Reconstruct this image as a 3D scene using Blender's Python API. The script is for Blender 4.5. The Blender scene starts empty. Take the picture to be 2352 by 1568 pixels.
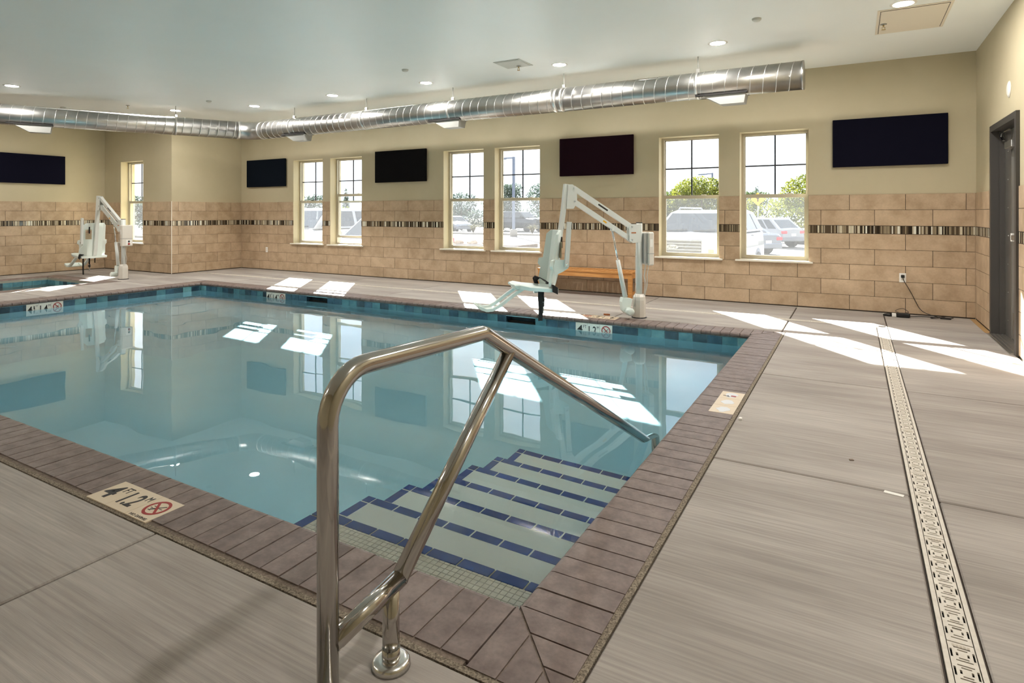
import bpy, math, random
from mathutils import Vector, Matrix
random.seed(7)
scene = bpy.context.scene
COL = scene.collection
PI = math.pi

# ---------------------------------------------------------------- camera
CAM_H = 1.265
YAW = math.radians(29.68)
cam_data = bpy.data.cameras.new('camera')
cam_data.sensor_width = 36.0
cam_data.lens = 36.0 * 1379.0 / 2352.0
cam_data.shift_x = 0.0
cam_data.shift_y = -(784.0 - 489.0) / 2352.0
cam_data.clip_start = 0.05
cam_data.clip_end = 500
cam = bpy.data.objects.new('camera', cam_data)
COL.objects.link(cam)
cam.location = (0, 0, CAM_H)
cam.rotation_euler = (PI / 2, 0, YAW)
scene.camera = cam

# ---------------------------------------------------------------- world, sun, exposure
world = bpy.data.worlds.new('sky')
scene.world = world
world.use_nodes = True
wn = world.node_tree
wn.nodes.clear()
w_out = wn.nodes.new('ShaderNodeOutputWorld')
w_bg = wn.nodes.new('ShaderNodeBackground')
w_bg.inputs['Strength'].default_value = 0.62
w_tc = wn.nodes.new('ShaderNodeTexCoord')
w_noise = wn.nodes.new('ShaderNodeTexNoise')
w_noise.inputs['Scale'].default_value = 3.2
w_noise.inputs['Detail'].default_value = 7
w_noise.inputs['Roughness'].default_value = 0.62
w_ramp = wn.nodes.new('ShaderNodeValToRGB')
w_ramp.color_ramp.elements[0].position = 0.42
w_ramp.color_ramp.elements[0].color = (0.66, 0.75, 0.90, 1)
w_ramp.color_ramp.elements[1].position = 0.60
w_ramp.color_ramp.elements[1].color = (0.95, 0.96, 1.0, 1)
wn.links.new(w_tc.outputs['Generated'], w_noise.inputs['Vector'])
wn.links.new(w_noise.outputs['Fac'], w_ramp.inputs['Fac'])
wn.links.new(w_ramp.outputs['Color'], w_bg.inputs['Color'])
wn.links.new(w_bg.outputs[0], w_out.inputs['Surface'])

SUN_TRAVEL = Vector((1.114, -1.41, -1.0)).normalized()
sun_data = bpy.data.lights.new('sun', 'SUN')
sun_data.energy = 12.0
sun_data.color = (1.0, 0.97, 0.92)
sun_data.angle = math.radians(0.5)
sun_data.cycles.is_caustics_light = True
sun = bpy.data.objects.new('sun', sun_data)
COL.objects.link(sun)
sun.location = (-10, 20, 15)
sun.rotation_euler = SUN_TRAVEL.to_track_quat('-Z', 'Y').to_euler()

vs = scene.view_settings
vs.view_transform = 'Standard'
vs.look = 'None'
vs.gamma = 1.0
vs.use_curve_mapping = False
vs.exposure = 2.2
cy = scene.cycles
cy.max_bounces = 7
cy.diffuse_bounces = 4
cy.glossy_bounces = 4
cy.transmission_bounces = 4
cy.transparent_max_bounces = 12
cy.sample_clamp_indirect = 8.0
cy.blur_glossy = 0.6
cy.adaptive_threshold = 0.05

# ---------------------------------------------------------------- node helpers
MATS = {}
def new_mat(name):
    m = bpy.data.materials.new(name)
    m.use_nodes = True
    MATS[name] = m
    return m, m.node_tree, m.node_tree.nodes['Principled BSDF']

def srgb(r, g, b):
    f = lambda c: (c / 255 / 12.92) if c / 255 <= 0.04045 else ((c / 255 + 0.055) / 1.055) ** 2.4
    return (f(r), f(g), f(b), 1.0)

def plain(name, col, rough=0.5, metal=0.0, spec=0.5, **kw):
    m, nt, b = new_mat(name)
    b.inputs['Base Color'].default_value = col
    b.inputs['Roughness'].default_value = rough
    b.inputs['Metallic'].default_value = metal
    b.inputs['Specular IOR Level'].default_value = spec
    for k, v in kw.items():
        b.inputs[k].default_value = v
    return m

def mottled(name, c1, c2, scale=8.0, rough=0.5, stretch=(1, 1, 1), detail=6, bump=0.0, bump_scale=60.0, bump_stretch=None,
            per_object=0.0, metal=0.0, lo=0.35, hi=0.65, spec=0.4, fine=None):
    """two-tone noise in world space, optional per-object value shift and fine bump"""
    m, nt, b = new_mat(name)
    N = nt.nodes
    L = nt.links
    geo = N.new('ShaderNodeNewGeometry')
    mp = N.new('ShaderNodeMapping')
    mp.inputs['Scale'].default_value = stretch
    oi = N.new('ShaderNodeObjectInfo')
    add = N.new('ShaderNodeVectorMath'); add.operation = 'MULTIPLY_ADD'
    add.inputs[1].default_value = (17.0, 31.0, 23.0) if per_object else (0, 0, 0)
    L.new(oi.outputs['Random'], add.inputs[0])
    L.new(geo.outputs['Position'], add.inputs[2])
    L.new(add.outputs[0], mp.inputs['Vector'])
    no = N.new('ShaderNodeTexNoise')
    no.inputs['Scale'].default_value = scale
    no.inputs['Detail'].default_value = detail
    no.inputs['Roughness'].default_value = 0.6
    L.new(mp.outputs[0], no.inputs['Vector'])
    rp = N.new('ShaderNodeValToRGB')
    rp.color_ramp.elements[0].position = lo
    rp.color_ramp.elements[0].color = c1
    rp.color_ramp.elements[1].position = hi
    rp.color_ramp.elements[1].color = c2
    L.new(no.outputs['Fac'], rp.inputs['Fac'])
    col_out = rp.outputs['Color']
    if fine:
        n2 = N.new('ShaderNodeTexNoise')
        n2.inputs['Scale'].default_value = fine[0]
        n2.inputs['Detail'].default_value = 4
        mp2 = N.new('ShaderNodeMapping')
        mp2.inputs['Scale'].default_value = fine[2]
        L.new(geo.outputs['Position'], mp2.inputs['Vector'])
        L.new(mp2.outputs[0], n2.inputs['Vector'])
        mr = N.new('ShaderNodeMapRange')
        mr.inputs['From Min'].default_value = 0.3
        mr.inputs['From Max'].default_value = 0.7
        mr.inputs['To Min'].default_value = 1 - fine[1]
        mr.inputs['To Max'].default_value = 1 + fine[1]
        L.new(n2.outputs['Fac'], mr.inputs['Value'])
        mm = N.new('ShaderNodeVectorMath'); mm.operation = 'SCALE'
        L.new(col_out, mm.inputs[0]); L.new(mr.outputs[0], mm.inputs['Scale'])
        col_out = mm.outputs[0]
    if per_object:
        mr = N.new('ShaderNodeMapRange')
        mr.inputs['To Min'].default_value = 1 - per_object
        mr.inputs['To Max'].default_value = 1 + per_object
        L.new(oi.outputs['Random'], mr.inputs['Value'])
        mm = N.new('ShaderNodeVectorMath'); mm.operation = 'SCALE'
        L.new(col_out, mm.inputs[0]); L.new(mr.outputs[0], mm.inputs['Scale'])
        col_out = mm.outputs[0]
    L.new(col_out, b.inputs['Base Color'])
    b.inputs['Roughness'].default_value = rough
    b.inputs['Metallic'].default_value = metal
    b.inputs['Specular IOR Level'].default_value = spec
    if bump:
        nb = N.new('ShaderNodeTexNoise')
        nb.inputs['Scale'].default_value = bump_scale
        nb.inputs['Detail'].default_value = 4
        mp3 = N.new('ShaderNodeMapping')
        mp3.inputs['Scale'].default_value = bump_stretch or (1, 1, 1)
        L.new(geo.outputs['Position'], mp3.inputs['Vector'])
        L.new(mp3.outputs[0], nb.inputs['Vector'])
        bp = N.new('ShaderNodeBump')
        bp.inputs['Strength'].default_value = bump
        bp.inputs['Distance'].default_value = 0.004
        L.new(nb.outputs['Fac'], bp.inputs['Height'])
        L.new(bp.outputs[0], b.inputs['Normal'])
    return m

def emitter(name, col, strength):
    m, nt, b = new_mat(name)
    b.inputs['Base Color'].default_value = (0.9, 0.9, 0.9, 1)
    b.inputs['Emission Color'].default_value = col
    b.inputs['Emission Strength'].default_value = strength
    return m

def see_through(name, tint, gloss=0.06, rough=0.0, veil=None, veil_amt=0.0, fres=1.5):
    """thin pane: straight-through transparency + Fresnel reflection (+ diffusing veil for a screen mesh)"""
    m = bpy.data.materials.new(name)
    m.use_nodes = True
    MATS[name] = m
    nt = m.node_tree
    nt.nodes.clear()
    out = nt.nodes.new('ShaderNodeOutputMaterial')
    tr = nt.nodes.new('ShaderNodeBsdfTransparent'); tr.inputs[0].default_value = tint
    cur = tr.outputs[0]
    if veil_amt:
        df = nt.nodes.new('ShaderNodeBsdfTranslucent'); df.inputs[0].default_value = veil
        d2 = nt.nodes.new('ShaderNodeBsdfDiffuse'); d2.inputs[0].default_value = veil
        mx0 = nt.nodes.new('ShaderNodeMixShader'); mx0.inputs[0].default_value = 0.4
        nt.links.new(df.outputs[0], mx0.inputs[1]); nt.links.new(d2.outputs[0], mx0.inputs[2])
        mx = nt.nodes.new('ShaderNodeMixShader'); mx.inputs[0].default_value = veil_amt
        nt.links.new(cur, mx.inputs[1]); nt.links.new(mx0.outputs[0], mx.inputs[2])
        cur = mx.outputs[0]
    if gloss:
        gl = nt.nodes.new('ShaderNodeBsdfGlossy'); gl.inputs['Roughness'].default_value = rough
        lw = nt.nodes.new('ShaderNodeLayerWeight'); lw.inputs['Blend'].default_value = 0.5
        pw = nt.nodes.new('ShaderNodeMath'); pw.operation = 'POWER'; pw.inputs[1].default_value = 5.0
        nt.links.new(lw.outputs['Facing'], pw.inputs[0])
        ml = nt.nodes.new('ShaderNodeMath'); ml.operation = 'MULTIPLY_ADD'; ml.inputs[1].default_value = 0.90 * gloss; ml.inputs[2].default_value = 0.04 * gloss
        nt.links.new(pw.outputs[0], ml.inputs[0])
        mx = nt.nodes.new('ShaderNodeMixShader')
        nt.links.new(ml.outputs[0], mx.inputs[0])
        nt.links.new(cur, mx.inputs[1]); nt.links.new(gl.outputs[0], mx.inputs[2])
        cur = mx.outputs[0]
    nt.links.new(cur, out.inputs['Surface'])
    return m

# ---------------------------------------------------------------- materials
paint = mottled('wall_paint', srgb(191, 180, 150), srgb(198, 187, 158), scale=1.2, rough=0.6, bump=0.05, bump_scale=180)
ceil_paint = mottled('ceiling_paint', srgb(243, 247, 245), srgb(247, 250, 248), scale=0.8, rough=0.42, bump=0.02, bump_scale=120, spec=0.5)
tile_stone = mottled('travertine_tile', srgb(174, 150, 122), srgb(198, 174, 146), scale=5.0, rough=0.42, per_object=0.05, detail=9,
                     bump=0.03, bump_scale=40, fine=(45, 0.05, (1, 1, 1)))
grout_dark = plain('dark_grout', srgb(54, 43, 34), 0.95)
concrete = mottled('broom_concrete', srgb(150, 142, 136), srgb(178, 171, 164), scale=1.3, rough=0.75, stretch=(0.45, 2.2, 1), per_object=0.03,
                   bump=0.25, bump_scale=30, bump_stretch=(0.35, 14, 1), fine=(9, 0.15, (0.22, 9, 1)), spec=0.3)
sub_base = plain('slab_joint_filler', srgb(88, 78, 70), 0.95)
brick_mat = mottled('coping_brick_clay', srgb(108, 93, 88), srgb(134, 119, 113), scale=14, rough=0.5, per_object=0.06, bump=0.12, bump_scale=90,
                    fine=(70, 0.08, (1, 1, 1)), spec=0.4)
mortar = mottled('mortar', srgb(112, 98, 88), srgb(140, 126, 114), scale=80, rough=0.95, bump=0.4, bump_scale=300)
aggregate = mottled('sand_joint', srgb(96, 86, 74), srgb(164, 152, 134), scale=160, rough=0.95, bump=0.8, bump_scale=260, detail=3)
plaster = mottled('pool_plaster', srgb(178, 226, 240), srgb(184, 230, 243), scale=2.0, rough=0.7)  # pale blue stands in for light absorbed by deep water
step_plaster = mottled('step_plaster', srgb(240, 245, 238), srgb(243, 248, 241), scale=3.0, rough=0.7)
white_tile = plain('white_mosaic', srgb(236, 232, 218), 0.35)
nosing_blue = mottled('cobalt_tile', srgb(26, 66, 140), srgb(32, 74, 150), scale=6, rough=0.25, per_object=0.06)
slates = [mottled('slate_tile_%s' % n, a, b_, scale=9, rough=0.3, per_object=0.12, detail=5) for n, a, b_ in (
    ('teal', srgb(66, 116, 132), srgb(96, 146, 158)), ('blue', srgb(48, 82, 104), srgb(74, 112, 134)),
    ('dark', srgb(36, 58, 74), srgb(60, 88, 104)), ('aqua', srgb(96, 150, 160), srgb(122, 172, 180)))]
steel = plain('polished_steel', (0.50, 0.475, 0.445, 1), 0.12, 1.0)
steel_cap = plain('cast_steel', (0.66, 0.65, 0.62, 1), 0.22, 1.0)
galv = mottled('galvanised_duct', (0.40, 0.40, 0.39, 1), (0.52, 0.52, 0.50, 1), scale=3, rough=0.34, metal=1.0, stretch=(1, 1, 1))
galv_seam = plain('duct_seam', (0.74, 0.74, 0.72, 1), 0.38, 1.0)
grille_grey = plain('grille_grey', srgb(158, 158, 153), 0.5)
dark_gap = plain('dark_gap', srgb(24, 22, 20), 0.9)
panel_navy = plain('navy_felt', srgb(15, 15, 30), 0.95, spec=0.1)
panel_black = plain('black_felt', srgb(18, 18, 20), 0.95, spec=0.1)
panel_teal = plain('midnight_felt', srgb(12, 20, 30), 0.95, spec=0.1)
panel_plum = plain('plum_felt', srgb(32, 14, 24), 0.95, spec=0.1)
white_trim = plain('white_vinyl', srgb(232, 226, 212), 0.4)
sash_tan = plain('tan_vinyl', srgb(186, 178, 158), 0.4)
muntin_mat = plain('grille_bar', srgb(52, 54, 60), 0.5)
glass = see_through('window_glass', (0.93, 0.95, 0.95, 1), gloss=0.9)
screen_mesh = see_through('insect_screen', (0.97, 0.97, 0.97, 1), gloss=0, veil=(0.80, 0.80, 0.82, 1), veil_amt=0.03)
lift_white = plain('lift_enamel', srgb(216, 219, 214), 0.32)
lift_cream = plain('lift_cover', srgb(218, 212, 202), 0.3)
seat_white = plain('seat_plastic', srgb(226, 236, 230), 0.35, **{'Subsurface Weight': 0.0})
webbing = plain('black_webbing', srgb(20, 20, 22), 0.8)
black_plastic = plain('black_plastic', srgb(16, 16, 17), 0.4)
chrome = plain('chrome', (0.75, 0.75, 0.75, 1), 0.12, 1.0)
teak = mottled('teak_wood', srgb(176, 118, 62), srgb(206, 150, 88), scale=6, rough=0.5, stretch=(0.5, 6, 6), detail=6)
drain_plate = mottled('drain_polymer', srgb(206, 198, 186), srgb(218, 211, 200), scale=30, rough=0.5)
marker_white = plain('ceramic_white', srgb(236, 232, 222), 0.25)
marker_cream = plain('ceramic_cream', srgb(222, 204, 178), 0.35)
print_black = plain('black_print', srgb(34, 32, 32), 0.5)
print_red = plain('red_print', srgb(160, 40, 36), 0.5)
film_haze = plain('protective_film', srgb(222, 224, 228), 0.3)
door_grey = plain('door_grey_enamel', srgb(112, 110, 106), 0.42)
jamb_grey = plain('jamb_grey_enamel', srgb(66, 63, 60), 0.42)
brushed = plain('brushed_aluminium', (0.55, 0.54, 0.52, 1), 0.34, 1.0)
lamp_glow = emitter('downlight_lens', (1.0, 0.955, 0.90, 1), 130.0)
plate_white = plain('white_plate', srgb(238, 236, 230), 0.4)
brass = plain('brass', (0.55, 0.42, 0.22, 1), 0.3, 1.0)
paper_white = plain('paper', srgb(236, 234, 228), 0.8)
leaf_dry = plain('dry_leaf', srgb(178, 110, 66), 0.8)

MOSAIC = [plain('mosaic_black', srgb(44, 36, 28), 0.15), plain('mosaic_umber', srgb(88, 74, 58), 0.2), plain('mosaic_taupe', srgb(150, 136, 112), 0.2),
          plain('mosaic_cream', srgb(214, 204, 180), 0.2), plain('mosaic_white', srgb(232, 230, 216), 0.12)]

water_mat = bpy.data.materials.new('pool_water')
water_mat.use_nodes = True
nt = water_mat.node_tree
wb = nt.nodes['Principled BSDF']
wb.inputs['Base Color'].default_value = (0.92, 0.982, 0.99, 1)
wb.inputs['Roughness'].default_value = 0.0
wb.inputs['IOR'].default_value = 1.333
wb.inputs['Transmission Weight'].default_value = 1.0

# ---------------------------------------------------------------- mesh builder
class MB:
    def __init__(self):
        self.v = []; self.f = []; self.m = []; self.s = []
    def add(self, verts, faces, mi=0, smooth=False):
        o = len(self.v)
        self.v += [tuple(p) for p in verts]
        for fc in faces:
            self.f.append(tuple(i + o for i in fc)); self.m.append(mi); self.s.append(smooth)
        return self
    def box(self, x0, x1, y0, y1, z0, z1, mi=0, bevel=0.0, M=None):
        if bevel:
            b = bevel
            vs_ = []
            for (ax, ay, az) in ((b, b, 0), (b, 0, b), (0, b, b)):
                for sx in (0, 1):
                    for sy in (0, 1):
                        for sz in (0, 1):
                            vs_.append((x0 + ax if not sx else x1 - ax, y0 + ay if not sy else y1 - ay, z0 + az if not sz else z1 - az))
            idx = lambda k, sx, sy, sz: k * 8 + sx * 4 + sy * 2 + sz
            F = []
            for s in (0, 1):
                F.append([idx(0, 0, 0, s), idx(0, 1, 0, s), idx(0, 1, 1, s), idx(0, 0, 1, s)])
                F.append([idx(1, 0, s, 0), idx(1, 1, s, 0), idx(1, 1, s, 1), idx(1, 0, s, 1)])
                F.append([idx(2, s, 0, 0), idx(2, s, 1, 0), idx(2, s, 1, 1), idx(2, s, 0, 1)])
            for a in (0, 1):
                for c in (0, 1):
                    F.append([idx(0, 0, a, c), idx(0, 1, a, c), idx(1, 1, a, c), idx(1, 0, a, c)])
                    F.append([idx(0, a, 0, c), idx(0, a, 1, c), idx(2, a, 1, c), idx(2, a, 0, c)])
                    F.append([idx(1, a, c, 0), idx(1, a, c, 1), idx(2, a, c, 1), idx(2, a, c, 0)])
                    for d in (0, 1):
                        F.append([idx(0, a, c, d), idx(1, a, c, d), idx(2, a, c, d)])
            vv = vs_
            F = orient(vv, F, ((x0 + x1) / 2, (y0 + y1) / 2, (z0 + z1) / 2))
        else:
            vv = [(x, y, z) for x in (x0, x1) for y in (y0, y1) for z in (z0, z1)]
            F = [(0, 1, 3, 2), (4, 6, 7, 5), (0, 4, 5, 1), (2, 3, 7, 6), (0, 2, 6, 4), (1, 5, 7, 3)]
        if M is not None:
            vv = [M @ Vector(p) for p in vv]
        return self.add(vv, F, mi)
    def tube(self, pts, r, n=10, cap=True, mi=0, smooth=True, closed=False, up=None):
        pts = [Vector(p) for p in pts]
        k = len(pts)
        rs = r if isinstance(r, (list, tuple)) else [r] * k
        vs_ = []; F = []
        prev = None
        for i, p in enumerate(pts):
            if closed:
                t = pts[(i + 1) % k] - pts[i - 1]
            elif i == 0: t = pts[1] - pts[0]
            elif i == k - 1: t = pts[-1] - pts[-2]
            else: t = (pts[i + 1] - p).normalized() + (p - pts[i - 1]).normalized()
            t.normalize()
            if prev is None:
                a = Vector(up) if up else (Vector((0, 0, 1)) if abs(t.z) < 0.9 else Vector((1, 0, 0)))
                u = t.cross(a).normalized()
            else:
                u = (prev - t * prev.dot(t)).normalized()
            prev = u
            w = t.cross(u)
            sc_ = 1.0
            if 0 < i < k - 1 and not closed:
                c_ = (p - pts[i - 1]).normalized().dot(t)
                sc_ = 1.0 / max(c_, 0.5)
            for j in range(n):
                a = 2 * PI * j / n
                vs_.append(p + (u * math.cos(a) + w * math.sin(a)) * rs[i] * (sc_ if sc_ < 1.3 else 1.0))
        rings = k if closed else k - 1
        for i in range(rings):
            for j in range(n):
                a0 = i * n + j; a1 = i * n + (j + 1) % n
                b0 = ((i + 1) % k) * n + j; b1 = ((i + 1) % k) * n + (j + 1) % n
                F.append((a0, a1, b1, b0))
        self.add(vs_, F, mi, smooth)
        if cap and not closed:
            o = len(self.v) - len(vs_)
            self.f.append(tuple(o + j for j in range(n - 1, -1, -1))); self.m.append(mi); self.s.append(False)
            self.f.append(tuple(o + (k - 1) * n + j for j in range(n))); self.m.append(mi); self.s.append(False)
        return self
    def lathe(self, prof, n=24, c=(0, 0, 0), mi=0, smooth=True, axis='z'):
        vs_ = []; F = []
        for (r, z) in prof:
            for j in range(n):
                a = 2 * PI * j / n
                p = (r * math.cos(a), r * math.sin(a), z)
                if axis == 'y': p = (p[0], p[2], p[1])
                if axis == 'x': p = (p[2], p[0], p[1])
                vs_.append((c[0] + p[0], c[1] + p[1], c[2] + p[2]))
        for i in range(len(prof) - 1):
            for j in range(n):
                F.append((i * n + j, i * n + (j + 1) % n, (i + 1) * n + (j + 1) % n, (i + 1) * n + j))
        if axis == 'y': F = [f_[::-1] for f_ in F]
        self.add(vs_, F, mi, smooth)
        o = len(self.v) - len(vs_)
        if prof[0][0] > 1e-6:
            self.f.append(tuple(o + j for j in range(n))[::-1 if axis != 'y' else 1]); self.m.append(mi); self.s.append(False)
        if prof[-1][0] > 1e-6:
            self.f.append(tuple(o + (len(prof) - 1) * n + j for j in range(n))[::1 if axis != 'y' else -1]); self.m.append(mi); self.s.append(False)
        return self
    def prism(self, poly, z0, z1, mi=0, M=None, smooth=False):
        """plan polygon (ccw, xy) extruded z0..z1"""
        n = len(poly)
        vv = [(x, y, z0) for x, y in poly] + [(x, y, z1) for x, y in poly]
        F = [tuple(range(n))[::-1], tuple(range(n, 2 * n))] + [(i, (i + 1) % n, n + (i + 1) % n, n + i) for i in range(n)]
        if M is not None:
            vv = [M @ Vector(p) for p in vv]
        return self.add(vv, F, mi, smooth)
    def bar(self, a, b, w, h, up=(0, 0, 1), mi=0):
        """rectangular bar from a to b; w across, h along up"""
        a = Vector(a); b = Vector(b)
        t = (b - a).normalized()
        s_ = t.cross(Vector(up)).normalized()
        u = s_.cross(t)
        vv = []
        for p in (a, b):
            for i, j in ((-1, -1), (1, -1), (1, 1), (-1, 1)):
                vv.append(p + s_ * (w / 2 * i) + u * (h / 2 * j))
        return self.add(vv, [(0, 1, 2, 3), (7, 6, 5, 4), (0, 4, 5, 1), (1, 5, 6, 2), (2, 6, 7, 3), (3, 7, 4, 0)], mi)
    def strip(self, pts, wvec, th, mi=0, smooth=False):
        """band following pts, width vector wvec, thickness th"""
        pts = [Vector(p) for p in pts]; w = Vector(wvec)
        vv = []; F = []
        for i, p in enumerate(pts):
            t = (pts[min(i + 1, len(pts) - 1)] - pts[max(i - 1, 0)]).normalized()
            nrm = t.cross(w).normalized() * th / 2
            vv += [p - w / 2 - nrm, p + w / 2 - nrm, p + w / 2 + nrm, p - w / 2 + nrm]
        k = len(pts)
        for i in range(k - 1):
            for j in range(4):
                F.append((i * 4 + j, i * 4 + (j + 1) % 4, (i + 1) * 4 + (j + 1) % 4, (i + 1) * 4 + j))
        F += [(3, 2, 1, 0), tuple((k - 1) * 4 + j for j in range(4))]
        return self.add(vv, F, mi, smooth)
    def mesh(self, name, mats):
        me = bpy.data.meshes.new(name)
        me.from_pydata(self.v, [], self.f)
        if not isinstance(mats, (list, tuple)): mats = [mats]
        for m in mats: me.materials.append(m)
        if len(mats) > 1: me.polygons.foreach_set('material_index', self.m)
        me.polygons.foreach_set('use_smooth', self.s)
        me.update()
        return me
    def build(self, name, mats, parent=None):
        return obj(name, self.mesh(name, mats), parent)

def orient(vv, F, c):
    c = Vector(c); out = []
    for f_ in F:
        a, b, d = Vector(vv[f_[0]]), Vector(vv[f_[1]]), Vector(vv[f_[2]])
        n = (b - a).cross(d - a)
        out.append(f_ if n.dot((a + b + d) / 3 - c) > 0 else f_[::-1])
    return out

def obj(name, me, parent=None, loc=None):
    o = bpy.data.objects.new(name, me)
    COL.objects.link(o)
    if parent: o.parent = parent
    if loc: o.location = loc
    return o

def thing(name, label, cat, loc=(0, 0, 0), rz=0.0, group=None):
    o = bpy.data.objects.new(name, None)
    o.empty_display_size = 0.1
    COL.objects.link(o)
    o.location = loc; o.rotation_euler = (0, 0, rz)
    return tag(o, label, cat, group)
def tag(o, label, cat, group=None):
    o['label'] = label; o['category'] = cat
    if group: o['group'] = group
    return o
def struct(o, label=None):
    o['kind'] = 'structure'
    if label: o['label'] = label
    return o
def copy_tree(o, parent=None):
    c = o.copy(); COL.objects.link(c); c.parent = parent
    for ch in list(o.children): copy_tree(ch, c)
    return c

def cells(mb, us, vs_, holes, fn, flip=False, mi=0):
    """quads on a u/v grid with rectangular holes; fn(u,v)->xyz"""
    for i in range(len(us) - 1):
        for j in range(len(vs_) - 1):
            uc = (us[i] + us[i + 1]) / 2; vc = (vs_[j] + vs_[j + 1]) / 2
            if any(h[0] < uc < h[1] and h[2] < vc < h[3] for h in holes): continue
            q = [fn(us[i], vs_[j]), fn(us[i + 1], vs_[j]), fn(us[i + 1], vs_[j + 1]), fn(us[i], vs_[j + 1])]
            mb.add(q, [(3, 2, 1, 0) if flip else (0, 1, 2, 3)], mi)

_text_cache = {}
def text_mesh(txt, size, mat, bold=0.0, depth=0.0008, name='lettering'):
    cu = bpy.data.curves.new('t', 'FONT')
    cu.body = txt; cu.size = size; cu.align_x = 'CENTER'; cu.align_y = 'CENTER'
    cu.offset = bold; cu.extrude = depth; cu.resolution_u = 4
    to = bpy.data.objects.new('t', cu); COL.objects.link(to)
    dg = bpy.context.evaluated_depsgraph_get(); dg.update()
    me = bpy.data.meshes.new_from_object(to.evaluated_get(dg))
    me.name = name
    bpy.data.objects.remove(to); bpy.data.curves.remove(cu)
    me.materials.clear(); me.materials.append(mat)
    return me
# ================================================================ ROOM SHELL
YB = 8.95          # tile face of the window wall
XR = 1.255         # tile face of the right wall
XP = -12.30        # pier face
YN = 7.32          # recessed wall with the single window
XL = -14.90        # left wall
YF = -1.9          # wall behind the camera
ZC = 3.2
WZ0, WZ1 = 0.615, 2.40
WINDOWS = [(-10.56, -9.67), (-9.45, -8.57), (-6.555, -5.684), (-5.455, -4.57), (-2.557, -1.684), (-1.404, -0.531)]
LEFT_WIN = (-14.24, -13.36)
TH = 0.30

def wall_boxes(mb, a0, a1, wins, put):
    """solid wall pieces along one axis with window openings; put(u0,u1,z0,z1)"""
    cur = a0
    for (w0, w1) in sorted(wins):
        put(cur, w0, -0.4, ZC); put(w0, w1, -0.4, WZ0 - 0.03); put(w0, w1, WZ1, ZC)
        cur = w1
    put(cur, a1, -0.4, ZC)

mb = MB()
wall_boxes(mb, XP - 0.01, XR + 0.35, WINDOWS, lambda u0, u1, z0, z1: mb.box(u0, u1, YB + 0.01, YB + 0.01 + TH, z0, z1))
wall_back = struct(mb.build('wall_back', paint), 'cream painted window wall above beige tile wainscot')
mb = MB(); mb.box(XP - TH, XP - 0.01, YN + 0.01, YB + TH, -0.4, ZC)
wall_pier = struct(mb.build('wall_pier', paint), 'short cream wall projecting beside the single left window')
mb = MB()
wall_boxes(mb, XL - TH, XP - TH, [LEFT_WIN], lambda u0, u1, z0, z1: mb.box(u0, u1, YN + 0.01, YN + 0.01 + TH, z0, z1))
wall_alcove = struct(mb.build('wall_alcove', paint), 'narrow cream wall holding the single left window')
mb = MB(); mb.box(XL - TH, XL - 0.01, YF, YN + 0.01, -0.4, ZC)
wall_left = struct(mb.build('wall_left', paint), 'cream left wall above beige tile wainscot')
DY0, DY1, DZ = 6.84, 7.93, 2.12
mb = MB()
mb.box(XR + 0.01, XR + 0.31, DY1, YB + 0.01, -0.4, ZC)
mb.box(XR + 0.01, XR + 0.31, YF, DY0, -0.4, ZC)
mb.box(XR + 0.01, XR + 0.31, DY0, DY1, DZ, ZC)
wall_right = struct(mb.build('wall_right', paint), 'cream right wall with the grey metal door')
mb = MB(); mb.box(XL - TH, XR + 0.31, YF - 0.2, YF, -0.4, ZC)
wall_near = struct(mb.build('wall_near', paint), 'plain cream wall behind the viewpoint')
mb = MB(); mb.box(XL - TH, XR + 0.31, YF - 0.2, YB + TH, ZC, ZC + 0.25)
ceiling = struct(mb.build('ceiling', ceil_paint), 'smooth white ceiling')

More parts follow.
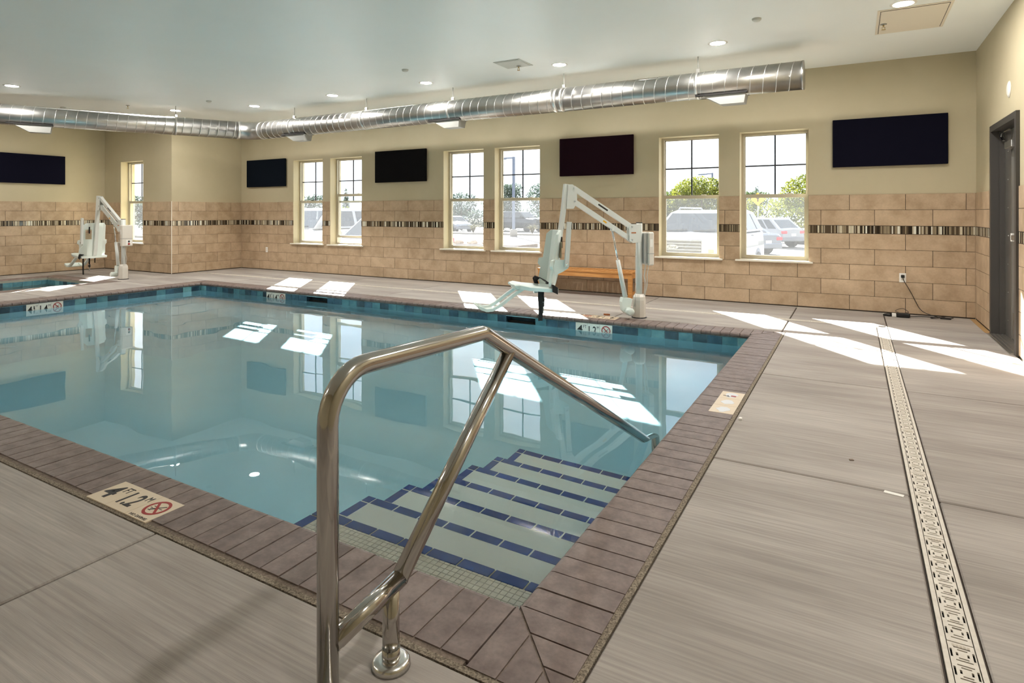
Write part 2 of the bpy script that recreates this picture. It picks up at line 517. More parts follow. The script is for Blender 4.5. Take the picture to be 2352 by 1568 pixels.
# ---------------------------------------------------------------- wainscot tiles
ROWS = [(0.014, 0.197, 0), (0.201, 0.397, 1), (0.401, 0.597, 0), (0.601, 0.797, 1), (0.801, 0.997, 0), (1.105, 1.303, 1), (1.307, 1.503, 0)]
G = 0.005
TILE = 0.6105
def tile_run(wall, a0, a1, phases, wins, place, grout_place, skip=()):
    """a0..a1 along the wall; place(u0,u1,z0,z1) -> box args"""
    gb = MB()
    def grout(u0, u1, z0, z1):
        if u1 - u0 > 1e-4: gb.box(*grout_place(u0, u1, z0, z1))
    cur = a0
    for (w0, w1) in sorted(wins):
        grout(cur, w0, 0, 1.5); grout(w0, w1, 0, WZ0 - 0.03); cur = w1
    grout(cur, a1, 0, 1.5)
    gb.build('grout_bed', grout_dark, wall)
    shared = {}
    for (z0, z1, ph) in ROWS:
        p = phases[ph]
        k = math.floor((a0 - p) / TILE)
        while p + k * TILE < a1:
            segs = [(max(a0, p + k * TILE + G / 2), min(a1, p + (k + 1) * TILE - G / 2))]
            k += 1
            if z1 > WZ0 + 0.02:
                for (w0, w1) in wins:
                    nx = []
                    for (s0, s1) in segs:
                        if s1 <= w0 or s0 >= w1: nx.append((s0, s1)); continue
                        if s0 < w0: nx.append((s0, w0))
                        if s1 > w1: nx.append((w1, s1))
                    segs = nx
            for (s0, s1) in segs:
                if s1 - s0 < 0.012: continue
                x0, x1, y0, y1, zz0, zz1 = place(s0, s1, z0, z1)
                key = (round(x1 - x0, 4), round(y1 - y0, 4), round(zz1 - zz0, 4))
                if key not in shared:
                    t = MB(); t.box(0, key[0], 0, key[1], 0, key[2], bevel=0.0015)
                    shared[key] = t.mesh('wall_tile', tile_stone)
                obj('wall_tile', shared[key], wall, (x0, y0, zz0))
    # mosaic listello: thin upright glass and stone sticks
    ms = MB()
    u = a0 + 0.001
    while u < a1 - 0.006:
        w = random.choice((0.0095, 0.0095, 0.015, 0.02, 0.026))
        w = min(w, a1 - u)
        if not any(w0 - 0.001 < u + w / 2 < w1 + 0.001 for (w0, w1) in wins):
            x0, x1, y0, y1, z0, z1 = place(u, u + w - 0.0022, 1.003, 1.099)
            ms.box(x0, x1, y0, y1, z0, z1, mi=random.choice((0, 0, 1, 1, 2, 2, 3, 3, 4)))
        u += w
    o = ms.build('mosaic_band', MOSAIC, wall)
    o['kind'] = 'stuff'

tile_run(wall_back, XP, XR, (-0.054, -0.384), WINDOWS, lambda u0, u1, z0, z1: (u0, u1, YB, YB + 0.009, z0, z1),
         lambda u0, u1, z0, z1: (u0, u1, YB + 0.004, YB + 0.0101, z0, z1))
tile_run(wall_right, DY1 + 0.055, YB, (YB - 0.40, YB - 0.10), [], lambda u0, u1, z0, z1: (XR, XR + 0.009, u0, u1, z0, z1),
         lambda u0, u1, z0, z1: (XR + 0.004, XR + 0.0101, u0, u1, z0, z1))
tile_run(wall_right, 3.0, DY0 - 0.055, (DY0 - 0.5, DY0 - 0.2), [], lambda u0, u1, z0, z1: (XR, XR + 0.009, u0, u1, z0, z1),
         lambda u0, u1, z0, z1: (XR + 0.004, XR + 0.0101, u0, u1, z0, z1))
tile_run(wall_pier, YN, YB, (8.08, 7.75), [], lambda u0, u1, z0, z1: (XP - 0.009, XP, u0, u1, z0, z1),
         lambda u0, u1, z0, z1: (XP - 0.0101, XP - 0.004, u0, u1, z0, z1))
tile_run(wall_alcove, XL, XP, (-12.45, -12.78), [LEFT_WIN], lambda u0, u1, z0, z1: (u0, u1, YN, YN + 0.009, z0, z1),
         lambda u0, u1, z0, z1: (u0, u1, YN + 0.004, YN + 0.0101, z0, z1))
tile_run(wall_left, 2.4, YN, (5.74, 5.47), [], lambda u0, u1, z0, z1: (XL - 0.009, XL, u0, u1, z0, z1),
         lambda u0, u1, z0, z1: (XL - 0.0101, XL - 0.004, u0, u1, z0, z1))
mb = MB(); mb.box(XP - 0.004, XP + 0.004, YN - 0.004, YN + 0.008, 0, 1.51)
struct(mb.build('trim_1', white_trim), 'white metal edge trim on the tiled wall corner')

# ---------------------------------------------------------------- windows
def make_window(idx, x0, x1, yb, raised=0.0, label=''):
    w = bpy.data.objects.new('window_%d' % idx, None); COL.objects.link(w)
    struct(w, label)
    yf = yb + 0.17                                   # room face of the frame
    m = MB()                                         # outer frame
    fw = 0.034
    m.box(x0, x0 + fw, yf, yf + 0.085, WZ0, WZ1)
    m.box(x1 - fw, x1, yf, yf + 0.085, WZ0, WZ1)
    m.box(x0 + fw, x1 - fw, yf, yf + 0.085, WZ1 - 0.03, WZ1)
    m.box(x0 + fw, x1 - fw, yf, yf + 0.085, WZ0, WZ0 + 0.03)
    m.build('window_frame', sash_tan, w)
    # upper sash (outer track)
    us = MB(); a, b = x0 + fw, x1 - fw
    zt = WZ1 - 0.03; zm = 1.50
    us.box(a, a + 0.012, yf + 0.045, yf + 0.075, zm, zt); us.box(b - 0.012, b, yf + 0.045, yf + 0.075, zm, zt)
    us.box(a, b, yf + 0.045, yf + 0.075, zt - 0.012, zt); us.box(a, b, yf + 0.045, yf + 0.075, zm - 0.02, zm + 0.018)
    uo = us.build('upper_sash', sash_tan, w)
    p = MB(); p.box(a + 0.01, b - 0.01, yf + 0.058, yf + 0.062, zm + 0.01, zt - 0.01); p.build('pane', glass, uo)
    xc = (a + b) / 2; zc = (zm + zt) / 2
    p = MB(); p.box(xc - 0.010, xc + 0.010, yf + 0.052, yf + 0.068, zm + 0.018, zt - 0.012); p.build('muntin', muntin_mat, uo)
    p = MB(); p.box(a + 0.012, b - 0.012, yf + 0.0525, yf + 0.0675, zc - 0.010, zc + 0.010); p.build('muntin', muntin_mat, uo)
    # lower sash (inner track)
    ls = MB(); z0 = WZ0 + 0.012 + raised; z1 = 1.53 + raised; st = 0.028
    ls.box(a, a + st, yf + 0.006, yf + 0.038, z0, z1); ls.box(b - st, b, yf + 0.006, yf + 0.038, z0, z1)
    ls.box(a + st, b - st, yf + 0.006, yf + 0.038, z1 - 0.05, z1); ls.box(a + st, b - st, yf + 0.006, yf + 0.038, z0, z0 + 0.042)
    lo_ = ls.build('lower_sash', sash_tan, w)
    p = MB(); p.box(a + st - 0.004, b - st + 0.004, yf + 0.020, yf + 0.024, z0 + 0.036, z1 - 0.045); p.build('pane', glass, lo_)
    for fx in (0.27, 0.73):
        q = a + (b - a) * fx
        p = MB(); p.box(q - 0.03, q + 0.03, yf + 0.008, yf + 0.03, z1, z1 + 0.008, bevel=0.002); p.build('sash_lock', white_trim, lo_)
    p = MB(); p.box(a, b, yf + 0.0785, yf + 0.0795, WZ0 + 0.03, 1.50); p.build('insect_screen', screen_mesh, w)
    p = MB(); p.box(x0 - 0.055, x1 + 0.055, yb - 0.045, yb - 0.001, 0.590, WZ0, bevel=0.004)
    p.box(x0 + 0.001, x1 - 0.001, yb - 0.001, yf, 0.590, WZ0)
    p.build('window_sill', white_trim, w)
    return w

WL = ['first window from the room corner, a dark car windscreen behind it', 'second window from the corner, its lower sash pushed up a little',
      'third window from the corner, a silver sedan far behind it', 'window nearest the pool lift, a lamp post behind it',
      'window with the front of the white grille-nosed SUV behind it', 'rightmost window, white hatchback and yellow sign behind it']
for i, (a, b) in enumerate(WINDOWS):
    make_window(i + 1, a, b, YB, 0.13 if i == 1 else 0.0, WL[i])
make_window(7, LEFT_WIN[0], LEFT_WIN[1], YN, 0.0, 'single window on the far left beside the spa lift')

# ---------------------------------------------------------------- deck, pool and spa outlines
PX0, PX1, PY0, PY1 = -10.30, -0.945, 1.70, 6.67       # pool lip
CW = 0.285                                             # coping brick length
JW = 0.022                                             # sand joint
OX0, OX1, OY0, OY1 = PX0 - CW, PX1 + CW, PY0 - CW - 0.02, PY1 + CW
SX0, SX1, SY0, SY1 = -13.88, -12.06, 3.2, 5.78         # spa lip
SO = 0.30
# concrete sub-base with the two basins left open
mb = MB()
cells(mb, [XL, SX0, SX1, PX0 - 0.03, PX1 + 0.03, XR + 0.3], [YF, PY0 - 0.03, SY0, SY1, PY1 + 0.03, YB],
      [(PX0 - 0.03, PX1 + 0.03, PY0 - 0.03, PY1 + 0.03), (SX0, SX1, SY0, SY1)], lambda u, v: (u, v, -0.014))
floor = struct(mb.build('floor', sub_base), 'pale broom-finished concrete pool deck')

def slab(x0, x1, y0, y1):
    if x1 - x0 < 0.02 or y1 - y0 < 0.02: return
    t = MB(); g = 0.006
    t.box(x0 + g, x1 - g, y0 + g, y1 - g, -0.10 if False else -0.0135, 0.0, bevel=0.005)
    t.build('deck_slab', concrete, floor)
DX0, DX1 = 0.220, 0.320            # trench drain
DYA, DYB = 7.785, 7.885
X_IN = OX1 + JW; YI = OY1 + JW
for y0, y1 in ((YF, 1.30), (1.30, 3.22), (3.22, 5.09), (5.09, 6.97)):
    slab(X_IN, DX0, y0, y1); slab(DX1, XR, y0, y1)
slab(DX1, XR, 6.97, YB)
far_x = [XR]
xs = [-0.67 - 1.87 * i for i in range(7)] 
xs = [x for x in xs if x > XP + 0.5] + [XP]
prev = DX1
for x in [-0.67] + xs[1:]:
    slab(x, prev, DYB, YB); slab(x, min(prev, DX0), YI, DYA)
    prev = x
# near strip
nx = [X_IN, -2.40, -4.27, -6.14, -8.01, -9.88, -11.75, XL]
for i in range(len(nx) - 1):
    slab(nx[i + 1], nx[i], YF, -0.5); slab(nx[i + 1], nx[i], -0.5, OY0 - JW)
# left strip round the spa
XI2 = OX0 - JW
for y0, y1 in ((OY0 - JW, 2.9), (2.9, 4.4), (4.4, 6.08)):
    slab(SX1 + SO, XI2, y0, y1)
slab(SX1 + SO, XI2, 6.08, YI)
slab(XL, SX1 + SO, 6.08, YI); slab(XL, XP, YI, YN); slab(XL, SX0 - SO, 2.9, 6.08); slab(XL, SX1 + SO, OY0 - JW, 2.9)

# sand-filled expansion joint round the coping
mb = MB()
for (a, b, c, d) in ((OX1, OX1 + JW, OY0 - JW, OY1 + JW), (OX0 - JW, OX0, OY0 - JW, OY1 + JW), (OX0, OX1, OY0 - JW, OY0), (OX0, OX1, OY1, OY1 + JW)):
    mb.box(a, b, c, d, -0.0138, -0.003)
mb.build('expansion_joint', aggregate, floor)

# ================================================================ SWIMMING POOL
WATER = -0.137
ZA, ZB = -1.19, -1.19              # floor depth at the right and left ends
fz = lambda x: ZB + (ZA - ZB) * (x - PX0) / (PX1 - PX0)
SKIM = [(-7.58, -7.115, -0.155, -0.06), (-3.90, -3.475, -0.155, -0.06)]
EX = 0.022                          # coping overhang beyond the pool wall
bx0, bx1, by0, by1 = PX0 - EX, PX1 + EX, PY0 - EX, PY1 + EX
YG = by1 + 0.62                      # setback added below the far tiles so sun reaches the pool floor
mb = MB()
mb.add([(bx0, by0, ZB), (bx1, by0, ZA), (bx1, YG, ZA), (bx0, YG, ZB)], [(0, 1, 2, 3)])
cells(mb, [bx0, -7.58, -7.115, -3.90, -3.475, bx1], [-0.157, -0.155, -0.06, -0.014], SKIM, lambda u, v: (u, by1, v), flip=False)
mb.add([(bx0, YG, ZB), (bx1, YG, ZA), (bx1, YG, -0.10), (bx0, YG, -0.10)], [(0, 1, 2, 3)])
mb.add([(bx0, by1, ZB), (bx0, YG, ZB), (bx0, YG, -0.02), (bx0, by1, -0.02)], [(0, 1, 2, 3)])
mb.add([(bx1, by1, ZB), (bx1, YG, ZB), (bx1, YG, -0.02), (bx1, by1, -0.02)], [(3, 2, 1, 0)])
mb.add([(bx0, by0, ZB), (bx0, by1, ZB), (bx0, by1, -0.014), (bx0, by0, -0.014)], [(0, 1, 2, 3)])
mb.add([(bx1, by0, ZA), (bx1, by1, ZA), (bx1, by1, -0.014), (bx1, by0, -0.014)], [(3, 2, 1, 0)])
mb.add([(bx0, by0, ZB), (bx1, by0, ZA), (bx1, by0, -0.014), (bx0, by0, -0.014)], [(3, 2, 1, 0)])
pool = struct(mb.build('swimming_pool', plaster), 'rectangular swimming pool basin with corner steps, plaster tinted blue for the water')
pool_receivers = [pool]
# skimmer mouths
for (a, b, z0, z1) in SKIM:
    t = MB()
    t.add([(a, by1, z0), (b, by1, z0), (b, by1 + 0.12, z0), (a, by1 + 0.12, z0), (a, by1, z1), (b, by1, z1), (b, by1 + 0.12, z1), (a, by1 + 0.12, z1)],
          [(0, 1, 2, 3), (4, 7, 6, 5), (3, 2, 6, 7), (0, 3, 7, 4), (1, 5, 6, 2)])
    t.build('skimmer_mouth', slates[2], pool)
    t = MB(); t.box(a, b, by1 + 0.05, by1 + 0.06, z0, -0.12); t.build('skimmer_flap', black_plastic, pool)

# waterline tiles, one 6 inch tile each
wt = {}
def wl_tile(w):
    w = round(w, 4)
    if w not in wt:
        t = MB(); t.box(0, w, 0, 0.006, 0.05, 0.15, bevel=0.0015)
        wt[w] = [t.mesh('waterline_tile', s) for s in slates]
    return random.choices(wt[w], weights=(4, 4, 3, 1.2))[0]
P6 = 0.1545
MARK_FAR = [(-8.535, -8.070), (-2.925, -2.460)]
MARK_LEFT = (4.03, 4.495)
def run_tiles(a0, a1, gaps, fn):
    edges = sorted([a0, a1] + [g for gp in gaps for g in gp])
    spans = [(edges[i], edges[i + 1]) for i in range(0, len(edges), 2)]
    for (s0, s1) in spans:
        n_ = (s1 - s0) / P6; u = s0
        while u < s1 - 0.01:
            w = min(P6 - 0.003, s1 - u)
            fn(u, w); u += P6
def far_tile(u, w):
    o = obj('waterline_tile', wl_tile(w), pool, (u, by1 - 0.006, -0.205)); pool_receivers.append(o)
run_tiles(bx0, bx1, MARK_FAR + [(s[0], s[1]) for s in SKIM], far_tile)
def left_tile(u, w):
    o = obj('waterline_tile', wl_tile(w), pool, (bx0 + 0.006, u, -0.205)); o.rotation_euler = (0, 0, PI / 2); pool_receivers.append(o)
run_tiles(by0, by1, [MARK_LEFT], left_tile)
def right_tile(u, w):
    o = obj('waterline_tile', wl_tile(w), pool, (bx1, u, -0.205)); o.rotation_euler = (0, 0, PI / 2); pool_receivers.append(o)
run_tiles(by0, by1, [], right_tile)

# coping bricks with bullnose
def brick_mesh(w):
    """brick lying along +y: nose at y=0 (pool side, overhanging), back at y=CW+0.02 ; width along x"""
    t = MB(); L = CW + EX * 0 
    prof = []
    R = 0.026; Hh = 0.052
    for k in range(7):
        a = -PI / 2 + PI * k / 6
        prof.append((R - R * math.cos(a) * 1.0, -Hh / 2 + math.sin(a) * Hh / 2))
    prof = prof[::1]
    pts = prof + [(L, 0.0), (L, -Hh)]
    n_ = len(pts)
    vv = [(0, y, z) for y, z in pts] + [(w, y, z) for y, z in pts]
    F = [tuple(range(n_)), tuple(range(n_, 2 * n_))[::-1]] + [(i, n_ + i, n_ + (i + 1) % n_, (i + 1) % n_) for i in range(n_)]
    t.add(vv, orient(vv, F, (w / 2, L / 2, -Hh / 2)))
    return t.mesh('coping_brick', brick_mat)
mb = MB()      # mortar bed just under the brick faces
for (a, b, c, d) in ((PX0 + 0.012, PX1 - 0.012, PY1 + 0.014, OY1 - 0.001), (PX0 + 0.012, PX1 - 0.012, OY0 + 0.001, PY0 - 0.014),
                     (OX0 + 0.001, PX0 - 0.014, OY0 + 0.001, OY1 - 0.001), (PX1 + 0.014, OX1 - 0.001, OY0 + 0.001, OY1 - 0.001)):
    mb.box(a, b, c, d, -0.05, -0.005)
mb.build('mortar_bed', mortar, pool)
GB = 0.006
DECK_MARK = [('near', -2.980, -2.515), ('far', -2.93, -2.465), ('right', 3.955, 4.455)]
def row_x(y_nose, sgn, pitch, mark):
    n_ = round((PX1 - PX0) / pitch); pitch = (PX1 - PX0) / n_
    me = brick_mesh(pitch - GB)
    for i in range(n_):
        x = PX0 + i * pitch
        o = obj('coping_brick', me, pool)
        jz = random.uniform(-0.0012, 0.0008)
        if sgn > 0: o.location = (x + GB / 2, y_nose, jz)
        else: o.location = (x + pitch - GB / 2, y_nose, jz); o.rotation_euler = (0, 0, PI)
def row_y(x_nose, sgn, pitch, mark):
    n_ = round((PY1 - PY0) / pitch); pitch = (PY1 - PY0) / n_
    me = brick_mesh(pitch - GB)
    for i in range(n_):
        y = PY0 + i * pitch
        o = obj('coping_brick', me, pool)
        jz = random.uniform(-0.0012, 0.0008)
        if sgn > 0: o.location = (x_nose, y + pitch - GB / 2, jz); o.rotation_euler = (0, 0, -PI / 2)
        else: o.location = (x_nose, y + GB / 2, jz); o.rotation_euler = (0, 0, PI / 2)
row_x(PY1, 1, 0.1, None); row_x(PY0, -1, 0.0992, None)
row_y(PX1, 1, 0.1088, None); row_y(PX0, -1, 0.1088, None)
# mitred corner pieces
def clip(poly, a, b, c):
    """keep a*x+b*y<=c"""
    out = []
    for i in range(len(poly)):
        p, q = poly[i], poly[(i + 1) % len(poly)]
        dp = a * p[0] + b * p[1] - c; dq = a * q[0] + b * q[1] - c
        if dp <= 0: out.append(p)
        if (dp < 0) != (dq < 0):
            t_ = dp / (dp - dq); out.append((p[0] + t_ * (q[0] - p[0]), p[1] + t_ * (q[1] - p[1])))
    return out
for (cx_, cy_, sx, sy) in ((PX1, PY0, 1, -1), (PX1, PY1, 1, 1), (PX0, PY1, -1, 1), (PX0, PY0, -1, -1)):
    ly = (PY0 - OY0) if sy < 0 else CW
    for k in range(3):
        w = 0.1
        # pieces continuing the x rows, cut by the diagonal
        for kind in (0, 1):
            if kind == 0: poly = [(k * w + GB / 2, 0.0), (min((k + 1) * w, CW) - GB / 2, 0), (min((k + 1) * w, CW) - GB / 2, ly), (k * w + GB / 2, ly)]
            else: poly = [(0, k * w + GB / 2), (CW, k * w + GB / 2), (CW, min((k + 1) * w, ly) - GB / 2), (0, min((k + 1) * w, ly) - GB / 2)]
            r = ly / CW
            poly = clip(poly, r, -1, -0.006) if kind == 0 else clip(poly, -r, 1, -0.006)
            if len(poly) < 3: continue
            poly = [(cx_ + sx * p[0], cy_ + sy * p[1]) for p in poly]
            if sx * sy < 0: poly = poly[::-1]
            t = MB(); t.prism(poly, -0.05, 0.0); t.build('coping_brick', brick_mat, pool)

# entry steps in the near right corner
ST_X0 = -2.21; ST_Z = -0.162; ST_R = 0.1665; ST_T = 0.327; ST_Y = 2.035
landing_grout = plain('landing_grout', srgb(176, 172, 158), 0.8)
for k in range(7):
    t = MB(); ye = ST_Y + k * ST_T; zt = ST_Z - k * ST_R
    t.box(ST_X0, bx1, by0 if k == 0 else ye - ST_T, ye, ZA - 0.05, zt - (0.004 if k == 0 else 0))
    o = t.build('pool_step', landing_grout if k == 0 else step_plaster, pool); pool_receivers.append(o)
    nmesh = {}
    def nose(x0, x1, y0, y1, along):
        m_ = MB(); 
        m_.box(x0, x1, y0, y1, zt - 0.048, zt + 0.003, bevel=0.002)
        oo = m_.build('nosing_tile', nosing_blue, pool); pool_receivers.append(oo)
    u = bx1 - 0.004
    while u > ST_X0 + 0.06:
        w = min(0.150, u - ST_X0 - 0.052)
        nose(u - w, u - 0.004, ye - 0.052, ye + 0.003, 'x'); u -= 0.154
    v = ye - 0.056; lo_y = (by0 if k == 0 else ye - ST_T + 0.004)
    nose(ST_X0 - 0.003, ST_X0 + 0.05, ye - 0.052, ye + 0.003, 'c')
    while v > lo_y + 0.02:
        w = min(0.150, v - lo_y)
        nose(ST_X0 - 0.003, ST_X0 + 0.05, v - w, v - 0.004, 'y'); v -= 0.154
# white 1 inch mosaic on the top landing
ms = MB(); px = 0.0265
y = by0
while y < ST_Y - 0.056:
    x = ST_X0 + 0.056
    while x < bx1:
        ms.box(x, min(x + px - 0.0028, bx1), y, min(y + px - 0.0028, ST_Y - 0.054), ST_Z - 0.004, ST_Z + 0.0005); x += px
    y += px
o = ms.build('landing_mosaic', white_tile, pool); o['kind'] = 'stuff'; pool_receivers.append(o)
# return fittings
def fitting(p, ax):
    t = MB(); t.lathe([(0.0, 0.018), (0.05, 0.018), (0.055, 0.012), (0.075, 0.012), (0.082, 0.0)], 20)
    o = t.build('return_fitting', plaster, pool); o.location = p
    o.rotation_euler = (0, 0, 0) if ax == 'z' else (PI / 2, 0, 0)
    pool_receivers.append(o)
for q in ((-3.25, 7.02), (-8.26, 6.95), (-7.63, 7.0), (-6.14, 7.0), (-5.45, 6.98), (-8.79, 5.08), (-8.78, 3.24)): fitting((q[0], q[1], ZA + 0.001), 'z')
for o in pool_receivers: o.cycles.is_caustics_receiver = True

# pool water surface with faint ripples
# the sheet runs on behind the waterline tiles into the added setback
wx0, wx1, wy0, wy1 = bx0, bx1, by0, YG
NX, NY = 190, 114
vv = []; F = []
for j in range(NY + 1):
    for i in range(NX + 1):
        x = wx0 + (wx1 - wx0) * i / NX; y = wy0 + (wy1 - wy0) * j / NY
        z = 0.00008 * (math.sin(9.1 * x + 4.3 * y) + math.sin(-5.7 * x + 10.9 * y + 1.3) + 0.8 * math.sin(14.3 * x - 6.1 * y + 0.4)
                       + 0.7 * math.sin(3.1 * x + 17.9 * y + 2.2) + 1.6 * math.sin(2.3 * x + 2.9 * y))
        vv.append((x, y, WATER + z))
for j in range(NY):
    for i in range(NX):
        a = j * (NX + 1) + i; F.append((a, a + 1, a + NX + 2, a + NX + 1))
m_ = MB(); m_.add(vv, F, 0, True)
water = m_.build('pool_water', water_mat)
water['kind'] = 'stuff'; water['label'] = 'still clear blue-green water filling the swimming pool'; water['category'] = 'water'
water.cycles.is_caustics_caster = True

# ================================================================ SPA
mb = MB(); sb = -0.95
for q in ([(SX0, SY0, sb), (SX1, SY0, sb), (SX1, SY1, sb), (SX0, SY1, sb)],):
    mb.add(q, [(0, 1, 2, 3)])
mb.add([(SX0, SY1, sb), (SX1, SY1, sb), (SX1, SY1, -0.014), (SX0, SY1, -0.014)], [(0, 1, 2, 3)])
mb.add([(SX0, SY0, sb), (SX0, SY1, sb), (SX0, SY1, -0.014), (SX0, SY0, -0.014)], [(0, 1, 2, 3)])
mb.add([(SX1, SY0, sb), (SX1, SY1, sb), (SX1, SY1, -0.014), (SX1, SY0, -0.014)], [(3, 2, 1, 0)])
mb.add([(SX0, SY0, sb), (SX1, SY0, sb), (SX1, SY0, -0.014), (SX0, SY0, -0.014)], [(3, 2, 1, 0)])
spa_plaster = mottled('spa_plaster', srgb(150, 150, 138), srgb(160, 160, 148), scale=2.0, rough=0.7)
spa = struct(mb.build('spa_basin', spa_plaster), 'small square spa sunk in the deck on the far left')
mb = MB(); mb.box(SX0 + 0.001, SX1 - 0.001, SY0 + 0.001, SY0 + 0.45, sb, -0.55); mb.box(SX0 + 0.001, SX0 + 0.45, SY0 + 0.45, SY1 - 0.001, sb, -0.55)
mb.build('spa_bench', spa_plaster, spa)
def spa_tile_y(u, w): obj('waterline_tile', wl_tile(w), spa, (u, SY1 - 0.006, -0.205))
run_tiles(SX0, SX1, [(-12.62, -12.27)], spa_tile_y)
def spa_tile_x(u, w):
    o = obj('waterline_tile', wl_tile(w), spa, (SX0 + 0.006, u, -0.205)); o.rotation_euler = (0, 0, PI / 2)
run_tiles(SY0, SY1, [], spa_tile_x)
smesh = brick_mesh(0.1)
for i in range(18):
    x = SX0 + i * (SX1 - SX0) / 18
    o = obj('coping_brick', smesh, spa, (x, SY1, 0))
    o = obj('coping_brick', smesh, spa, (x + 0.1, SY0, 0)); o.rotation_euler = (0, 0, PI)
for i in range(25):
    y = SY0 + i * (SY1 - SY0) / 25
    o = obj('coping_brick', smesh, spa, (SX0, y, 0)); o.rotation_euler = (0, 0, PI / 2)
    o = obj('coping_brick', smesh, spa, (SX1, y + 0.1, 0)); o.rotation_euler = (0, 0, -PI / 2)
for (cx_, cy_, sx, sy) in ((SX1, SY0, 1, -1), (SX1, SY1, 1, 1), (SX0, SY1, -1, 1), (SX0, SY0, -1, -1)):
    t = MB(); x0, x1 = sorted((cx_, cx_ + sx * CW)); y0, y1 = sorted((cy_, cy_ + sy * CW))
    t.box(x0 + 0.003, x1, y0 + 0.003, y1, -0.0135, 0.0, bevel=0.002); t.build('coping_brick', brick_mat, spa)
mb = MB(); mb.add([(SX0, SY0, -0.14), (SX1, SY0, -0.14), (SX1, SY1, -0.14), (SX0, SY1, -0.14)], [(0, 1, 2, 3)])
sw = mb.build('spa_water', water_mat); sw['kind'] = 'stuff'; sw['label'] = 'still water in the small spa on the far left'; sw['category'] = 'water'
# ================================================================ DEPTH MARKERS
def circle_sign(parent, c, u, v, r):
    """no-diving roundel printed on a tile: c centre, u right, v up (unit vectors), normal u x v"""
    n_ = u.cross(v)
    t = MB(); k = 28
    for (ra, rb, h_) in ((r, r * 0.78, 0.0008),):
        vv = []
        for i in range(k):
            a = 2 * PI * i / k; d = u * math.cos(a) + v * math.sin(a)
            vv += [c + d * ra, c + d * rb, c + d * ra + n_ * h_, c + d * rb + n_ * h_]
        F = []
        for i in range(k):
            a, b = i * 4, ((i + 1) % k) * 4
            F += [(a + 2, b + 2, b + 3, a + 3), (a, b, b + 2, a + 2), (a + 1, a + 3, b + 3, b + 1)]
        t.add(vv, F)
    d = (u - v).normalized()
    t.bar(c - d * r * 0.85 + n_ * 0.0004, c + d * r * 0.85 + n_ * 0.0004, r * 0.2, 0.0012, up=n_)
    t.build('no_diving_ring', print_red, parent)
    t = MB()
    P_ = lambda a, b: c + u * (a * r) + v * (b * r) + n_ * 0.0003
    for (a, b, w) in (((-0.35, -0.35), (0.15, 0.1), 0.14), ((0.15, 0.1), (0.55, 0.45), 0.1), ((0.1, 0.05), (0.3, -0.3), 0.1), ((-0.6, -0.1), (-0.35, -0.12), 0.05),
                      ((-0.5, 0.12), (-0.25, 0.1), 0.05), ((0.3, 0.0), (0.6, 0.02), 0.05), ((-0.5, -0.4), (-0.2, -0.42), 0.06)):
        t.bar(P_(*a), P_(*b), w * r, 0.0008, up=n_)
    t.build('diver_figure', print_black, parent)

def marker(name, label, origin, u, v, size, mat, texts, worn=None):
    """three tiles in a row: origin = lower left, u right, v up"""
    th = thing(name, label, 'depth marker', origin)
    n_ = u.cross(v)
    M = Matrix((u, v, n_)).transposed().to_4x4()
    w, h_ = size[0] / 3, size[1]
    for i in range(3):
        t = MB(); t.box(i * w + 0.0008, (i + 1) * w - 0.0008, 0, h_, -0.004, 0.003, bevel=0.0008, M=M)
        tile = t.build('marker_tile', mat, th)
        if worn:
            f_ = MB(); rnd = random.Random(i + 3)
            pts = [(i * w + w * (0.5 + 0.36 * math.cos(a) * rnd.uniform(0.7, 1.1)), h_ * (0.5 + 0.30 * math.sin(a) * rnd.uniform(0.6, 1.1)))
                   for a in [2 * PI * q / 11 for q in range(11)]]
            f_.prism(pts, 0.003, 0.0036, M=M); f_.build('film_patch', film_haze, tile)
            if i == 2:
                f_ = MB(); f_.box(i * w + 0.05, i * w + 0.075, h_ * 0.3, h_ * 0.52, 0.0037, 0.0045, M=M); f_.build('red_fleck', print_red, tile)
                f_ = MB(); f_.bar(M @ Vector((i * w + 0.045, h_ * 0.55, 0.004)), M @ Vector((i * w + 0.06, h_ * 0.85, 0.004)), 0.007, 0.001, up=n_)
                f_.bar(M @ Vector((i * w + 0.04, h_ * 0.62, 0.004)), M @ Vector((i * w + 0.07, h_ * 0.66, 0.004)), 0.006, 0.001, up=n_)
                f_.build('black_fleck', print_black, tile)
            continue
        for (txt, cx_, cy_, sx, sy, bold) in texts[i]:
            me = text_mesh(txt, 0.1, print_black, bold=bold)
            if not len(me.vertices): continue
            xs_ = [p.co.x for p in me.vertices]; ys_ = [p.co.y for p in me.vertices]
            bw, bh = max(xs_) - min(xs_), max(ys_) - min(ys_); mx_, my_ = (max(xs_) + min(xs_)) / 2, (max(ys_) + min(ys_)) / 2
            for p in me.vertices:
                q = Vector(((p.co.x - mx_) / bw * sx * w + (i + cx_) * w, (p.co.y - my_) / bh * sy * h_ + cy_ * h_, 0.0032 + (p.co.z)))
                p.co = M @ q
            obj('lettering', me, tile)
        if i == 2:
            circle_sign(tile, M @ Vector((2.5 * w, h_ * 0.55, 0.0031)), u, v, min(w, h_) * 0.37)
    return th
EXU, EYU, EZU = Vector((1, 0, 0)), Vector((0, 1, 0)), Vector((0, 0, 1))
T4 = [[('4', 0.36, 0.5, 0.48, 0.62, 0.0018), ('FT', 0.78, 0.72, 0.26, 0.24, 0.0)], [('1.2', 0.40, 0.5, 0.62, 0.60, 0.0016), ('M', 0.85, 0.72, 0.17, 0.22, 0.0)], [('NO DIVING', 0.5, 0.08, 0.74, 0.085, 0.0)]]
